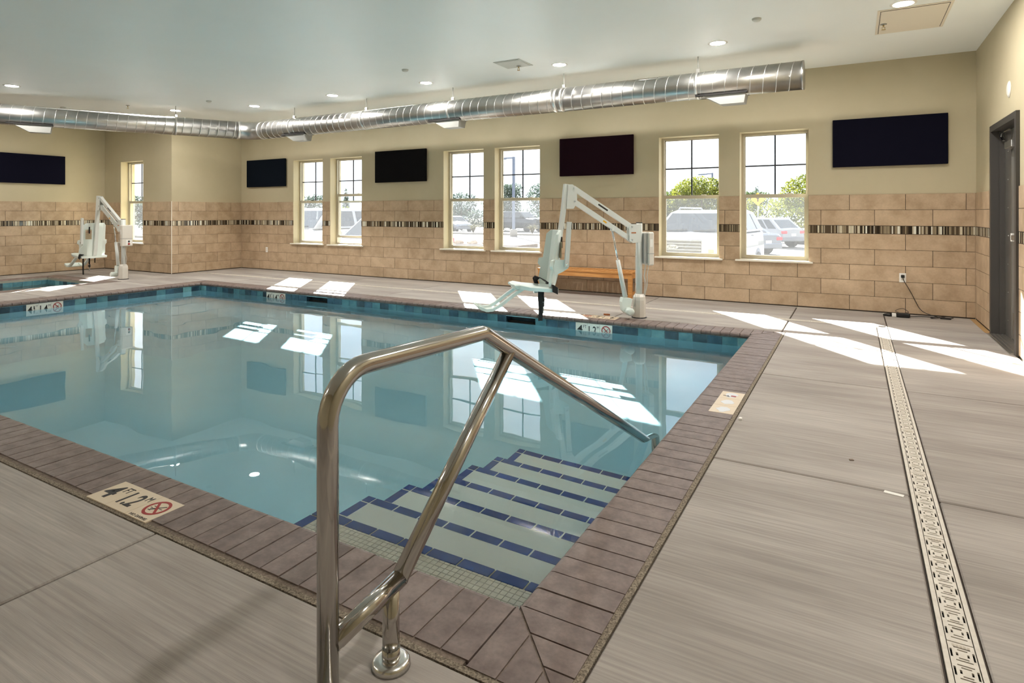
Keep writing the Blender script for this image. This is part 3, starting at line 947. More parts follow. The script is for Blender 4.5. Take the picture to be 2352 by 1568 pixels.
T45 = [[('4', 0.30, 0.5, 0.38, 0.60, 0.0018), ('1', 0.62, 0.66, 0.08, 0.3, 0.001), ('2', 0.70, 0.33, 0.13, 0.26, 0.0), ('/', 0.64, 0.48, 0.12, 0.3, 0.0), ('FT', 0.85, 0.78, 0.18, 0.16, 0.0)],
       [('1.4', 0.40, 0.5, 0.62, 0.60, 0.0016), ('M', 0.85, 0.72, 0.17, 0.22, 0.0)], [('NO DIVING', 0.5, 0.08, 0.74, 0.07, 0.0)]]
marker('depth_marker', 'cream 4 FT 1.2 M no-diving tiles set in the near coping', Vector((-2.980, 1.388, -0.0012)), EXU, EYU, (0.465, 0.168), marker_cream, T4)
marker('depth_marker', 'cream depth tiles in the far coping beside the lift foot', Vector((-2.465, 6.955, -0.0012)), -EXU, -EYU, (0.465, 0.165), marker_cream, T4)
marker('depth_marker', 'film-covered cream depth tiles in the right-hand coping', Vector((-0.660, 3.955, -0.0012)), EYU, -EXU, (0.495, 0.150), marker_cream, T4, worn=True)
marker('depth_marker', 'white 4 FT 1.2 M tiles on the far pool wall waterline', Vector((MARK_FAR[1][0], by1 - 0.004, -0.205)), EXU, EZU, (0.465, 0.152), marker_white, T4)
marker('depth_marker', 'white 4 1/2 FT 1.4 M tiles on the far wall', Vector((MARK_FAR[0][0], by1 - 0.004, -0.205)), EXU, EZU, (0.465, 0.152), marker_white, T45)
marker('depth_marker', 'white 4 1/2 FT 1.4 M tiles on the left pool wall', Vector((bx0 + 0.004, MARK_LEFT[0], -0.205)), EYU, EZU, (0.465, 0.152), marker_white, T45)
marker('depth_marker', 'small pale depth tiles on the spa waterline', Vector((-12.62, SY1 - 0.004, -0.20)), EXU, EZU, (0.35, 0.115), marker_cream, T4)

# ================================================================ HANDRAIL
HX = -1.126; HR = 0.0265
rail = thing('pool_handrail', 'polished steel pool handrail with brace standing on the near coping corner', 'handrail', (HX, 1.06, 0))
def fillet(pts, rads, n_=7):
    pts = [Vector(p) for p in pts]; out = [pts[0]]
    for i in range(1, len(pts) - 1):
        a, b, c = pts[i - 1], pts[i], pts[i + 1]; r = rads[i - 1]
        d0 = (a - b).normalized(); d1 = (c - b).normalized()
        ang = d0.angle(d1); tl = r / math.tan(ang / 2)
        p0, p1 = b + d0 * tl, b + d1 * tl
        cen = b + (d0 + d1).normalized() * (r / math.sin(ang / 2))
        v0, v1 = p0 - cen, p1 - cen; th_ = v0.angle(v1)
        for k in range(n_ + 1):
            t_ = k / n_
            out.append(cen + (v0 * math.sin((1 - t_) * th_) + v1 * math.sin(t_ * th_)) / math.sin(th_))
    out.append(pts[-1]); return out
oy = 1.06
path = fillet([(0, 0, 0.0), (0, 0, 0.870), (0, 1.775 - oy, 0.846), (0, 3.86 - oy, -0.253), (0, 3.90 - oy, -1.1)], (0.125, 0.10, 0.08), 8)
t = MB(); t.tube(path, HR, 20); t.build('rail_tube', steel, rail)
t = MB(); t.tube([(0, 1.955 - oy, 0.747), (0, 1.325 - oy, 0.222)], HR * 0.97, 18); t.build('brace_tube', steel, rail)
t = MB(); t.tube([(0, 1.335 - oy, 0.226), (0, 0.012, 0.197)], HR * 0.97, 18); t.build('cross_tube', steel, rail)
t = MB(); t.tube([(0, 1.292 - oy, 0.222), (0, 1.292 - oy, 0.0)], HR * 0.9, 18); t.build('stanchion', steel, rail)
t = MB(); t.tube([(0, 1.292 - oy, 0.012), (0, 1.292 - oy, 0.052)], HR * 0.96, 18); t.build('collar', steel, rail)
for yy in (0.0, 1.292 - oy):
    t = MB(); t.lathe([(0.0, 0.022), (0.035, 0.022), (0.048, 0.020), (0.053, 0.013), (0.055, 0.0)], 32, c=(0, yy, 0)); t.build('escutcheon', steel_cap, rail)

# ================================================================ TRENCH DRAIN
drain = thing('trench_drain', 'pale slotted trench drain running along the deck to the far wall', 'drain', (0, 0, 0))
t = MB()
for (a, b, c, d) in ((DX0, DX1, YF + 0.05, DYB), (XP + 0.01, DX0, DYA, DYB)):
    t.box(a, b, c, d, -0.0137, -0.012)
t.build('channel', dark_gap, drain)
def rails(a0, a1, fixed, along):
    for (o0, o1) in ((0.002, 0.0155), (0.0845, 0.098)):
        t = MB()
        if along == 'y': t.box(fixed + o0, fixed + o1, a0, a1, -0.012, 0.001)
        else: t.box(a0, a1, fixed + o0, fixed + o1, -0.012, 0.001)
        t.build('drain_frame', drain_plate, drain)
rails(YF + 0.05, DYB, DX0, 'y'); rails(XP + 0.01, DX0, DYA, 'x')
# one grate: 64 mm wide, 0.66 m long; slots are real openings
GW, GL, CS = 0.064, 0.660, 0.00266
nx_, ny_ = 24, 248
solid = [[True] * ny_ for _ in range(nx_)]
def slot(x, y, w, l):
    for i in range(nx_):
        for j in range(ny_):
            px_, py_ = (i + 0.5) * CS - GW / 2, (j + 0.5) * CS
            if abs(px_ - x) <= w / 2 and abs(py_ - y) <= l / 2: solid[i][j] = False
for q in range(8):
    yc = 0.052 + q * 0.0795
    for s_ in (-1, 1):
        slot(s_ * 0.0265, yc, 0.0058, 0.036); slot(s_ * 0.0135, yc, 0.0056, 0.014)
    for dy, ln in ((0.0185, 0.024), (0.0295, 0.040)):
        for s_ in (-1, 1):
            slot(0, yc + s_ * dy, ln, 0.0054)
t = MB()
for i in range(nx_):
    x0, x1 = i * CS - GW / 2, (i + 1) * CS - GW / 2
    j = 0
    while j < ny_:
        if not solid[i][j]: j += 1; continue
        k = j
        while k < ny_ and solid[i][k]: k += 1
        y0, y1 = j * CS, k * CS
        t.add([(x0, y0, 0), (x1, y0, 0), (x1, y1, 0), (x0, y1, 0)], [(0, 1, 2, 3)])
        t.add([(x0, y0, -0.005), (x1, y0, -0.005), (x1, y0, 0), (x0, y0, 0)], [(0, 1, 2, 3)])
        t.add([(x0, y1, -0.005), (x1, y1, -0.005), (x1, y1, 0), (x0, y1, 0)], [(3, 2, 1, 0)])
        j = k
    for j in range(ny_):
        for di, xx in ((-1, x0), (1, x1)):
            ii = i + di
            if solid[i][j] and (ii < 0 or ii >= nx_ or not solid[ii][j]):
                t.add([(xx, j * CS, -0.005), (xx, (j + 1) * CS, -0.005), (xx, (j + 1) * CS, 0), (xx, j * CS, 0)], [(0, 1, 2, 3) if di > 0 else (3, 2, 1, 0)])
gmesh = t.mesh('drain_grate', drain_plate)
lg = MB()
for q in (-0.018, -0.009, 0.0, 0.009, 0.018):
    lg.box(q - 0.0035, q + 0.0035, 0.642, 0.652, 0.0, 0.0006)
lmesh = lg.mesh('logo_relief', plain('drain_relief', srgb(186, 176, 160), 0.6))
y = 2.187 - 0.664 * 6
while y < DYA - 0.2:
    L_ = min(1.0, (DYA + 0.03 - y) / GL)
    o = obj('drain_grate', gmesh, drain, ((DX0 + DX1) / 2, y, 0.0)); o.scale = (1, L_, 1)
    obj('logo_relief', lmesh, o)
    y += 0.664
x = DX0 - 0.002
while x > XP + 0.7:
    o = obj('drain_grate', gmesh, drain, (x, (DYA + DYB) / 2, 0.0)); o.rotation_euler = (0, 0, PI / 2)
    x -= 0.664

# ================================================================ POOL LIFTS
def oct_prism(mb, r0, r1, z0, z1, c=(0, 0), n_=8, mi=0):
    vv = []
    for (r, z) in ((r0, z0), (r1, z1)):
        for k in range(n_):
            a = 2 * PI * (k + 0.5) / n_; vv.append((c[0] + r * math.cos(a), c[1] + r * math.sin(a), z))
    mb.add(vv, [tuple(range(n_))[::-1], tuple(range(n_, 2 * n_))] + [(k, (k + 1) % n_, n_ + (k + 1) % n_, n_ + k) for k in range(n_)], mi)

def make_lift(label, loc, rz):
    """local frame: +x forward (chair side), +y = near-side armrest, z up; post at the origin"""
    L = thing('pool_lift', label, 'pool lift', loc, rz)
    t = MB(); t.lathe([(0.078, 0.0), (0.080, 0.01), (0.080, 0.215), (0.074, 0.255), (0.055, 0.285), (0.036, 0.288)], 10, smooth=False); t.build('base_cover', lift_cream, L)
    t = MB(); t.lathe([(0.092, 0.0), (0.092, 0.008), (0.08, 0.012)], 12); t.build('base_plate', black_plastic, L)
    t = MB(); t.tube([(0, 0, 0.27), (0, 0, 1.145)], 0.037, 18); t.build('post', lift_white, L)
    t = MB(); t.tube([(0, 0, 1.143), (0, 0, 1.152)], 0.039, 18); t.build('post_cap', black_plastic, L)
    # pivot bracket
    t = MB()
    for s_ in (-1, 1):
        t.prism([(-0.01, 0.915), (0.10, 0.905), (0.145, 0.93), (0.145, 1.115), (0.12, 1.13), (-0.01, 1.13)], s_ * 0.040 - 0.003, s_ * 0.040 + 0.003,
                M=Matrix(((1, 0, 0, 0), (0, 0, -1, 0), (0, 1, 0, 0), (0, 0, 0, 1))))
    br = t.build('pivot_bracket', lift_white, L)
    for (bx_, bz_) in ((0.112, 1.10), (0.112, 0.943)):
        t = MB(); t.lathe([(0.0, -0.052), (0.011, -0.050), (0.011, 0.050), (0.0, 0.052)], 10, c=(bx_, 0, bz_), axis='y'); t.build('bolt', chrome, br)
    t = MB(); t.box(0.06, 0.12, 0.0435, 0.0445, 1.02, 1.035); t.build('warning_sticker', leaf_dry, br)
    # parallel arms
    a = MB(); a.bar((0.11, 0, 1.100), (0.835, 0, 1.560), 0.052, 0.056); up_arm = a.build('upper_arm', lift_white, L)
    a = MB(); a.bar((0.108, 0, 0.943), (0.83, 0, 1.402), 0.052, 0.056); lo_arm = a.build('lower_arm', lift_white, L)
    d = Vector((0.725, 0, 0.46)).normalized()
    for par, base, k0, k1, m_ in ((up_arm, Vector((0.11, 0, 1.10)), 0.36, 0.50, print_black), (lo_arm, Vector((0.108, 0, 0.943)), 0.38, 0.43, plain('hazard_yellow', srgb(226, 168, 40), 0.5) if 'hazard_yellow' not in MATS else MATS['hazard_yellow'])):
        t = MB(); p0 = base + d * k0; p1 = base + d * k1
        for s_ in (-1, 1):
            t.bar(p0 + Vector((0, s_ * 0.0262, 0)), p1 + Vector((0, s_ * 0.0262, 0)), 0.001, 0.02)
        t.build('arm_label', m_, par)
    # top gusset and hanging mast
    t = MB()
    for s_ in (-1, 1):
        t.prism([(0.80, 1.385), (0.845, 1.315), (0.93, 1.315), (0.912, 1.60), (0.855, 1.60), (0.805, 1.565)], s_ * 0.036 - 0.0025, s_ * 0.036 + 0.0025,
                M=Matrix(((1, 0, 0, 0), (0, 0, -1, 0), (0, 1, 0, 0), (0, 0, 0, 1))))
    gs = t.build('top_gusset', lift_white, L)
    for (bx_, bz_) in ((0.835, 1.56), (0.83, 1.402)):
        t = MB(); t.lathe([(0.0, -0.046), (0.010, -0.044), (0.010, 0.044), (0.0, 0.046)], 10, c=(bx_, 0, bz_), axis='y'); t.build('bolt', chrome, gs)
    t = MB(); t.strip([(0.925, 0, 1.605), (0.958, 0, 1.30), (0.992, 0, 1.06), (1.035, 0, 0.72), (1.055, 0, 0.56), (1.085, 0, 0.44), (1.16, 0, 0.375), (1.32, 0, 0.36)], (0, 0.062, 0), 0.05)
    t.build('mast', lift_white, L)
    # actuator
    t = MB(); t.tube([(0.35, 0, 1.075), (0.268, 0, 0.66)], 0.012, 10); ac = t.build('actuator_rod', chrome, L)
    t = MB(); t.tube([(0.276, 0, 0.70), (0.182, 0, 0.255)], [0.024, 0.030], 14); t.build('actuator_tube', lift_white, L)
    t = MB(); t.prism([(0.105, 0.235), (0.225, 0.255), (0.240, 0.20), (0.225, 0.095), (0.19, 0.06), (0.135, 0.10)], -0.042, 0.042,
                      M=Matrix(((1, 0, 0, 0), (0, 0, -1, 0), (0, 1, 0, 0), (0, 0, 0, 1))))
    t.build('motor_housing', seat_white, L)
    t = MB(); t.lathe([(0.0, 0.0), (0.042, 0.0), (0.046, 0.012), (0.046, 0.105), (0.034, 0.115), (0.0, 0.115)], 12, c=(0.165, 0.03, 0.092), axis='y'); t.build('gear_motor', seat_white, L)
    t = MB(); t.box(0.335, 0.365, -0.03, 0.03, 1.05, 1.10, bevel=0.004); t.build('clevis', lift_white, L)
    # battery and control box on the back of the post
    t = MB(); t.box(-0.150, -0.075, -0.10, 0.10, 0.635, 1.035, bevel=0.012); bxo = t.build('control_box', lift_cream, L)
    t = MB(); t.box(-0.152, -0.073, -0.102, 0.102, 0.775, 0.782); t.build('lid_seam', grille_grey, bxo)
    t = MB(); t.box(-0.075, -0.03, -0.07, 0.07, 0.66, 1.02); t.build('box_bracket', grille_grey, L)
    t = MB(); t.box(-0.153, -0.149, -0.075, 0.03, 0.655, 0.755, bevel=0.001); hs = t.build('button_plate', plate_white, bxo)
    t = MB(); t.lathe([(0.0, 0.0), (0.018, 0.0), (0.018, 0.004), (0.0, 0.006)], 14); o = t.build('speaker_dot', print_black, hs); o.location = (-0.153, -0.025, 0.725); o.rotation_euler = (0, -PI / 2, 0)
    t = MB(); t.lathe([(0.0, 0.0), (0.020, 0.0), (0.017, 0.012), (0.0, 0.014)], 14); o = t.build('stop_button', print_red, hs); o.location = (-0.153, -0.025, 0.678); o.rotation_euler = (0, -PI / 2, 0)
    t = MB(); t.box(-0.13, -0.095, 0.1003, 0.1008, 0.86, 0.95); t.build('box_label', paper_white, bxo)
    # cables
    t = MB()
    for q, dx in ((0.05, 0.0), (0.02, 0.02), (-0.02, 0.01)):
        t.tube([(-0.10 + dx, q, 0.64), (-0.075 + dx, q + 0.01, 0.50), (-0.085, q, 0.40), (-0.068, q * 0.6, 0.30), (-0.06, q * 0.5, 0.24)], 0.0035, 6)
    t.build('power_cables', lift_white, L)
    t = MB(); pts = []
    for k in range(0, 241):
        a = k / 8 * 2 * PI
        pts.append((0.062 + 0.008 * math.cos(a), 0.045 + 0.008 * math.sin(a), 0.75 - 0.33 * k / 240))
    t.tube(pts, 0.0022, 4); t.tube([(0.062, 0.045, 0.91), (0.064, 0.045, 0.75)], 0.003, 6); t.tube([(0.062, 0.045, 0.42), (0.07, 0.045, 0.30), (0.075, 0.03, 0.14)], 0.003, 6)
    t.build('coiled_cord', lift_white, L)
    # seat pan
    t = MB()
    sec = []
    for (x_, z_, hw, th_) in ((1.09, 0.415, 0.235, 0.05), (1.20, 0.418, 0.245, 0.05), (1.42, 0.440, 0.245, 0.05), (1.53, 0.462, 0.225, 0.055), (1.585, 0.455, 0.19, 0.03)):
        sec.append([(x_, -hw, z_ - 0.01), (x_, -hw * 0.8, z_), (x_, 0, z_ - 0.012), (x_, hw * 0.8, z_), (x_, hw, z_ - 0.01), (x_, hw * 0.96, z_ - th_), (x_, -hw * 0.96, z_ - th_)])
    vv = [p for s_ in sec for p in s_]; F = []
    for i in range(len(sec) - 1):
        for j in range(7):
            F.append((i * 7 + j, i * 7 + (j + 1) % 7, (i + 1) * 7 + (j + 1) % 7, (i + 1) * 7 + j))
    F += [tuple(range(7))[::-1], tuple(28 + j for j in range(7))]
    t.add(vv, orient(vv, F, (1.33, 0, 0.42)), 0, False); t.build('seat_pan', seat_white, L)
    # backrest: folded shell, wide hips, narrower chamfered top
    t = MB()
    prof = [(-0.155, 1.065), (0.155, 1.065), (0.200, 1.02), (0.208, 0.735), (0.255, 0.725), (0.262, 0.66), (0.225, 0.62), (0.235, 0.47), (0.205, 0.405),
            (-0.205, 0.405), (-0.235, 0.47), (-0.225, 0.62), (-0.262, 0.66), (-0.255, 0.725), (-0.208, 0.735), (-0.200, 1.02)]
    xb = lambda z: 1.035 + (1.065 - z) * 0.125
    wing = lambda y_: (abs(y_) - 0.14) * 0.75 if abs(y_) > 0.14 else 0.0
    n_ = len(prof)
    front = [(xb(z) + wing(y_) * 1.0 + 0.02, y_, z) for y_, z in prof]; back = [(xb(z) + wing(y_) * 1.0 - 0.014, y_, z) for y_, z in prof]
    mid_f = [(xb(z) + 0.018, s_ * 0.13, z) for s_ in (1, -1) for z in (1.065, 0.405)]
    # vertical panels so the wings fold forward
    cols = [-1.0, -0.55, 0.55, 1.0]
    zs_ = [0.405, 0.47, 0.62, 0.66, 0.725, 0.735, 1.02, 1.065]
    hw_ = {0.405: 0.205, 0.47: 0.235, 0.62: 0.225, 0.66: 0.262, 0.725: 0.255, 0.735: 0.208, 1.02: 0.200, 1.065: 0.155}
    def pt(z, c_, off):
        y_ = hw_[z] * c_ if abs(c_) > 0.6 else 0.135 * (1 if c_ > 0 else -1)
        return (xb(z) + max(0, abs(y_) - 0.135) * 0.8 + off, y_, z)
    vv = []; F = []
    for off in (0.016, -0.016):
        for z in zs_:
            for c_ in cols: vv.append(pt(z, c_, off))
    nz = len(zs_); B = nz * 4
    for r_ in range(nz - 1):
        for c_ in range(3):
            a0 = r_ * 4 + c_
            F.append((a0, a0 + 1, a0 + 5, a0 + 4)); F.append((B + a0, B + a0 + 4, B + a0 + 5, B + a0 + 1))
        F.append((r_ * 4, r_ * 4 + 4, B + r_ * 4 + 4, B + r_ * 4)); F.append((r_ * 4 + 3, B + r_ * 4 + 3, B + r_ * 4 + 7, r_ * 4 + 7))
    for c_ in range(3):
        F.append((c_, B + c_, B + c_ + 1, c_ + 1)); e_ = (nz - 1) * 4 + c_; F.append((e_, e_ + 1, B + e_ + 1, B + e_))
    t.add(vv, F); bk = t.build('backrest', seat_white, L)
    t = MB(); t.box(xb(0.9) - 0.0215, xb(0.9) - 0.0185, 0.075, 0.185, 0.745, 0.935); 
    lb = t.build('instruction_label', plain('label_tan', srgb(186, 170, 140), 0.6) if 'label_tan' not in MATS else MATS['label_tan'], bk)
    t = MB(); t.box(xb(0.9) - 0.0225, xb(0.9) - 0.0214, 0.08, 0.18, 0.885, 0.893); t.box(xb(0.9) - 0.0225, xb(0.9) - 0.0214, 0.08, 0.18, 0.85, 0.853); t.build('label_lines', print_red, lb)
    t = MB(); t.box(xb(0.95) - 0.04, xb(0.95) - 0.018, 0.115, 0.13, 0.86, 0.99); t.build('clip', black_plastic, bk)
    # raised armrest on the near side
    t = MB(); t.bar((1.005, 0.27, 0.655), (0.972, 0.27, 1.165), 0.034, 0.05, up=(1, 0, 0)); ar = t.build('armrest', lift_white, L)
    t = MB(); t.prism([(0.975, 0.64), (1.04, 0.60), (1.13, 0.56), (1.15, 0.66), (1.13, 0.735), (0.98, 0.735)], 0.246, 0.252, M=Matrix(((1, 0, 0, 0), (0, 0, 1, 0), (0, 1, 0, 0), (0, 0, 0, 1)))); t.build('arm_bracket', seat_white, L)
    t = MB(); t.lathe([(0.0, -0.024), (0.012, -0.022), (0.012, 0.022), (0.0, 0.024)], 10, c=(1.004, 0.27, 0.685), axis='y'); t.build('bolt', chrome, ar)
    # leg rest: two rails and a curled foot plate
    for s_ in (-1, 1):
        t = MB(); y_ = s_ * 0.125
        t.strip([(1.46, y_, 0.415), (1.60, y_, 0.325), (1.75, y_, 0.215), (1.83, y_, 0.175), (1.90, y_, 0.172), (1.99, y_, 0.212)], (0, 0.05, 0), 0.032)
        t.build('leg_rail', seat_white, L)
    t = MB(); t.strip([(1.80, 0, 0.172), (1.88, 0, 0.158), (1.95, 0, 0.178), (2.01, 0, 0.225)], (0, 0.27, 0), 0.012); t.build('foot_plate', seat_white, L)
    t = MB(); t.box(1.44, 1.56, -0.14, 0.14, 0.392, 0.412, bevel=0.004); t.build('leg_hinge', seat_white, L)
    t = MB()
    for s_ in (-1, 1): t.lathe([(0.0, -0.01), (0.018, -0.01), (0.018, 0.01), (0.0, 0.01)], 8, c=(1.50, s_ * 0.10, 0.400), axis='y')
    t.build('hinge_knob', black_plastic, L)
    # belts
    t = MB(); t.strip([(1.22, -0.25, 0.41), (1.25, -0.20, 0.475), (1.25, -0.10, 0.51), (1.22, 0.02, 0.50), (1.19, 0.10, 0.47), (1.155, 0.18, 0.452), (1.13, 0.245, 0.43), (1.135, 0.258, 0.36)], (0.062, 0, 0.03), 0.007)
    t.build('lap_belt', webbing, L)
    t = MB(); t.box(1.14, 1.20, 0.075, 0.125, 0.448, 0.468, bevel=0.004); t.build('belt_slider', black_plastic, L)
    for (x_, y_, zb_, w_) in ((1.27, 0.12, 0.03, 0.05), (1.225, 0.03, 0.22, 0.05), (1.20, -0.06, 0.26, 0.03)):
        t = MB(); t.strip([(x_, y_, 0.395), (x_ + 0.004, y_, 0.30), (x_ - 0.004, y_ + 0.005, (0.3 + zb_) / 2), (x_, y_, zb_)], (w_, 0.0, 0), 0.006); t.build('hanging_strap', webbing, L)
    t = MB(); t.box(1.20, 1.255, 0.018, 0.042, 0.175, 0.235, bevel=0.006); t.build('buckle', black_plastic, L)
    t = MB(); t.box(1.205, 1.25, 0.016, 0.044, 0.226, 0.236); t.build('buckle_bar', chrome, L)
    t = MB(); t.strip([(1.225, 0.03, 0.18), (1.228, 0.03, 0.10)], (0.04, 0, 0), 0.005); t.build('strap_tail', grille_grey, L)
    return L
# chair swung out over the water at the far coping; facing angle 42 degrees off the wall
ang = PI + math.radians(42)
make_lift('white chair lift swung over the far pool edge, wooden bench behind it', (-2.262, 7.08, 0), ang)
make_lift('white chair lift by the spa on the far left, seen from behind', (-12.135, 6.29, 0), PI + math.radians(-1))

# ================================================================ BENCH
bn = thing('teak_bench', 'slatted teak bench against the tiled wall behind the pool lift', 'bench', (-3.60, 8.70, 0))
BX, BY, BH = 0.775, 0.20, 0.40
for sx in (-1, 1):
    for sy in (-1, 1):
        t = MB(); x_ = sx * (BX - 0.035); y_ = sy * (BY - 0.03)
        t.box(x_ - 0.03, x_ + 0.03, y_ - 0.028, y_ + 0.028, 0, BH - 0.035, bevel=0.003); t.build('leg', teak, bn)
    t = MB(); x_ = sx * (BX - 0.03); t.box(x_ - 0.018, x_ + 0.018, -BY + 0.06, BY - 0.06, BH - 0.105, BH - 0.035); t.build('end_rail', teak, bn)
    t = MB(); t.box(sx * (BX - 0.03) - 0.018, sx * (BX - 0.03) + 0.018, -BY + 0.06, BY - 0.06, 0.05, 0.09); t.build('stretcher', teak, bn)
for sy in (-1, 1):
    t = MB(); t.box(-BX + 0.065, BX - 0.065, sy * (BY - 0.02) - 0.014, sy * (BY - 0.02) + 0.014, BH - 0.105, BH - 0.035); t.build('side_rail', teak, bn)
    t = MB(); t.box(-BX, BX, sy * (BY - 0.025) - 0.03, sy * (BY - 0.025) + 0.03, BH - 0.035, BH - 0.006, bevel=0.003); t.build('seat_rail', teak, bn)
sl = MB(); sl.box(-0.028, 0.028, -BY + 0.055, BY - 0.055, BH - 0.030, BH - 0.004, bevel=0.002); slm = sl.mesh('seat_slat', teak)
for i in range(20):
    obj('seat_slat', slm, bn, (-BX + 0.035 + i * (2 * BX - 0.07) / 19, 0, 0))

# ================================================================ DUCT
DR, DZc = 0.163, 2.838
EL = Vector((-10.065, 7.60, DZc))
dA = Vector((1, 0, 0)); dB = Vector((-0.4605, -0.8876, 0))
duct = thing('ventilation_duct', 'bare galvanised spiral duct hung below the ceiling with an angled elbow', 'duct', (EL.x, EL.y, 0))
off = Vector((EL.x, EL.y, 0))
def local(p): return Vector(p) - off
endA = Vector((-0.515, 7.60, DZc)); endB = EL + dB * 7.4
b0 = EL + dA * 0.28; b1 = EL + dB * 0.28
def seam(p0, p1, pitch, m_):
    d = (p1 - p0); ln = d.length; d = d.normalized()
    u = d.cross(Vector((0, 0, 1))).normalized(); w = u.cross(d)
    pts = []; n_ = int(ln / pitch * 20)
    for k in range(n_ + 1):
        s_ = ln * k / n_; a = 2 * PI * s_ / pitch
        pts.append(p0 + d * s_ + (u * math.cos(a) + w * math.sin(a)) * (DR + 0.0005))
    m_.tube(pts, 0.0046, 4, cap=False)
for (p0, p1) in ((b0, Vector((-3.60, 7.60, DZc))), (Vector((-3.60, 7.60, DZc)), endA), (b1, endB)):
    t = MB(); t.tube([local(p0), local(p1)], DR, 40); sct = t.build('duct_section', galv, duct)
    t = MB(); seam(local(p0), local(p1), 0.142, t); t.build('spiral_seam', galv_seam, sct)
t = MB()
pts = fillet([b0, EL, b1], (0.34,), 5)
t.tube([local(p) for p in pts], DR + 0.002, 40, cap=False); elb = t.build('elbow', galv, duct)
for p, d in ((b0, dA), (b1, -dB)):
    t = MB(); t.tube([local(p - d * 0.02), local(p + d * 0.02)], DR + 0.006, 40); t.build('coupling', galv_seam, duct)
t = MB(); t.tube([local(endA), local(endA + Vector((0.02, 0, 0)))], DR + 0.004, 40); t.build('end_cap', galv, duct)
t = MB(); t.tube([local(Vector((-3.63, 7.6, DZc))), local(Vector((-3.57, 7.6, DZc)))], DR + 0.003, 40); t.build('coupling', galv_seam, duct)
for hx in (-1.68, -3.50, -5.38, -7.16, -8.93):
    c_ = local(Vector((hx, 7.60, DZc)))
    t = MB(); t.tube([c_ + Vector((-0.016, 0, 0)), c_ + Vector((0.016, 0, 0))], DR + 0.0055, 40); st_ = t.build('hanger_strap', galv_seam, duct)
    t = MB(); t.box(c_.x - 0.022, c_.x + 0.022, c_.y - 0.016, c_.y + 0.016, c_.z + DR, c_.z + DR + 0.045); t.build('hanger_clip', galv_seam, duct)
    t = MB(); t.tube([c_ + Vector((0, 0, DR + 0.03)), c_ + Vector((0, 0, ZC - DZc))], 0.0055, 8); t.build('hanger_rod', grille_grey, duct)
for k in (1.32, 3.9, 6.2):
    c_ = local(EL + dB * k)
    t = MB(); t.tube([c_ - dB * 0.016, c_ + dB * 0.016], DR + 0.0055, 40); t.build('hanger_strap', galv_seam, duct)
    t = MB(); t.box(c_.x - 0.02, c_.x + 0.02, c_.y - 0.02, c_.y + 0.02, c_.z + DR, c_.z + DR + 0.045); t.build('hanger_clip', galv_seam, duct)
    t = MB(); t.tube([c_ + Vector((0, 0, DR + 0.03)), c_ + Vector((0, 0, ZC - DZc))], 0.0055, 8); t.build('hanger_rod', grille_grey, duct)
def register(c_, d):
    """supply register under the duct: saddle, sloping deflector box"""
    s_ = Vector((0, 0, 1)).cross(d).normalized()
    M = Matrix((d, s_, Vector((0, 0, 1)))).transposed().to_4x4(); M.translation = c_
    t = MB(); zt = -DR * 0.80
    t.box(-0.33, 0.27, -0.115, 0.115, zt - 0.022, zt, M=M); sd = t.build('register_saddle', dark_gap, duct)
    t = MB()
    vv = [(-0.24, -0.10, zt - 0.022), (0.25, -0.10, zt - 0.022), (0.25, 0.10, zt - 0.022), (-0.24, 0.10, zt - 0.022),
          (-0.04, -0.085, zt - 0.135), (0.23, -0.085, zt - 0.135), (0.23, 0.085, zt - 0.135), (-0.04, 0.085, zt - 0.135)]
    vv = [M @ Vector(p) for p in vv]
    t.add(vv, orient(vv, [(0, 1, 2, 3), (4, 5, 6, 7), (0, 1, 5, 4), (1, 2, 6, 5), (2, 3, 7, 6), (3, 0, 4, 7)], M @ Vector((0.1, 0, zt - 0.07))))
    t.build('register_box', grille_grey, duct)
for hx in (-1.36, -5.45, -8.82): register(local(Vector((hx, 7.60, DZc))), dA)
register(local(EL + dB * 3.35), -dB)

# ================================================================ CEILING FIXTURES
def downlight(x, y, label):
    d = thing('downlight', label, 'ceiling light', (x, y, ZC), 0, 'recessed downlights')
    t = MB(); t.lathe([(0.078, -0.003), (0.086, -0.007), (0.105, -0.005), (0.109, 0.0)], 28)
    t.f = [f_[::-1] for f_ in t.f]; t.f = t.f[:-2]; t.m = t.m[:-2]; t.s = t.s[:-2]
    t.build('trim_ring', plate_white, d)
    t = MB(); t.lathe([(0.0, -0.0035), (0.082, -0.0035)], 28); t.f = [f_[::-1] for f_ in t.f[:28]]; t.m = t.m[:28]; t.s = t.s[:28]
    t.build('lens', lamp_glow, d)
for x, y, lb in ((-11.14, 4.17, 'lit downlight at the far left edge above the angled duct'), (-11.13, 6.70, 'lit downlight seen beside the hanger of the angled duct'),
                 (-9.43, 7.13, 'lit downlight just above the duct elbow'), (-7.46, 7.12, 'lit downlight second from the duct elbow'), (-5.53, 7.12, 'lit downlight third from the duct elbow'),
                 (-3.34, 7.11, 'lit downlight right of the small square ceiling hatch'), (-1.35, 7.10, 'lit downlight near the capped duct end'), (0.395, 6.61, 'lit downlight beside the large ceiling access panel'),
                 ):
    downlight(x, y, lb)
for i, (x, y) in enumerate(((0.4, 4.1), (0.4, 1.6), (-5.4, -1.0), (-9.4, -1.0), (-13.2, 1.6), (-13.2, 4.4))):  # unseen lamps added to brighten the near deck and spa side
    downlight(x, y, 'added downlight out of view, brightening the room')
def detector(x, y, label):
    t = MB(); t.lathe([(0.0, -0.028), (0.03, -0.026), (0.042, -0.016), (0.045, 0.0)], 20); t.f = [f_[::-1] for f_ in t.f]
    o = t.build('sprinkler_cover', plain('cover_grey', srgb(208, 208, 200), 0.5) if 'cover_grey' not in MATS else MATS['cover_grey']); o.location = (x, y, ZC)  # one even pale grey over the whole cover
    tag(o, label, 'sprinkler cover', 'round ceiling covers')
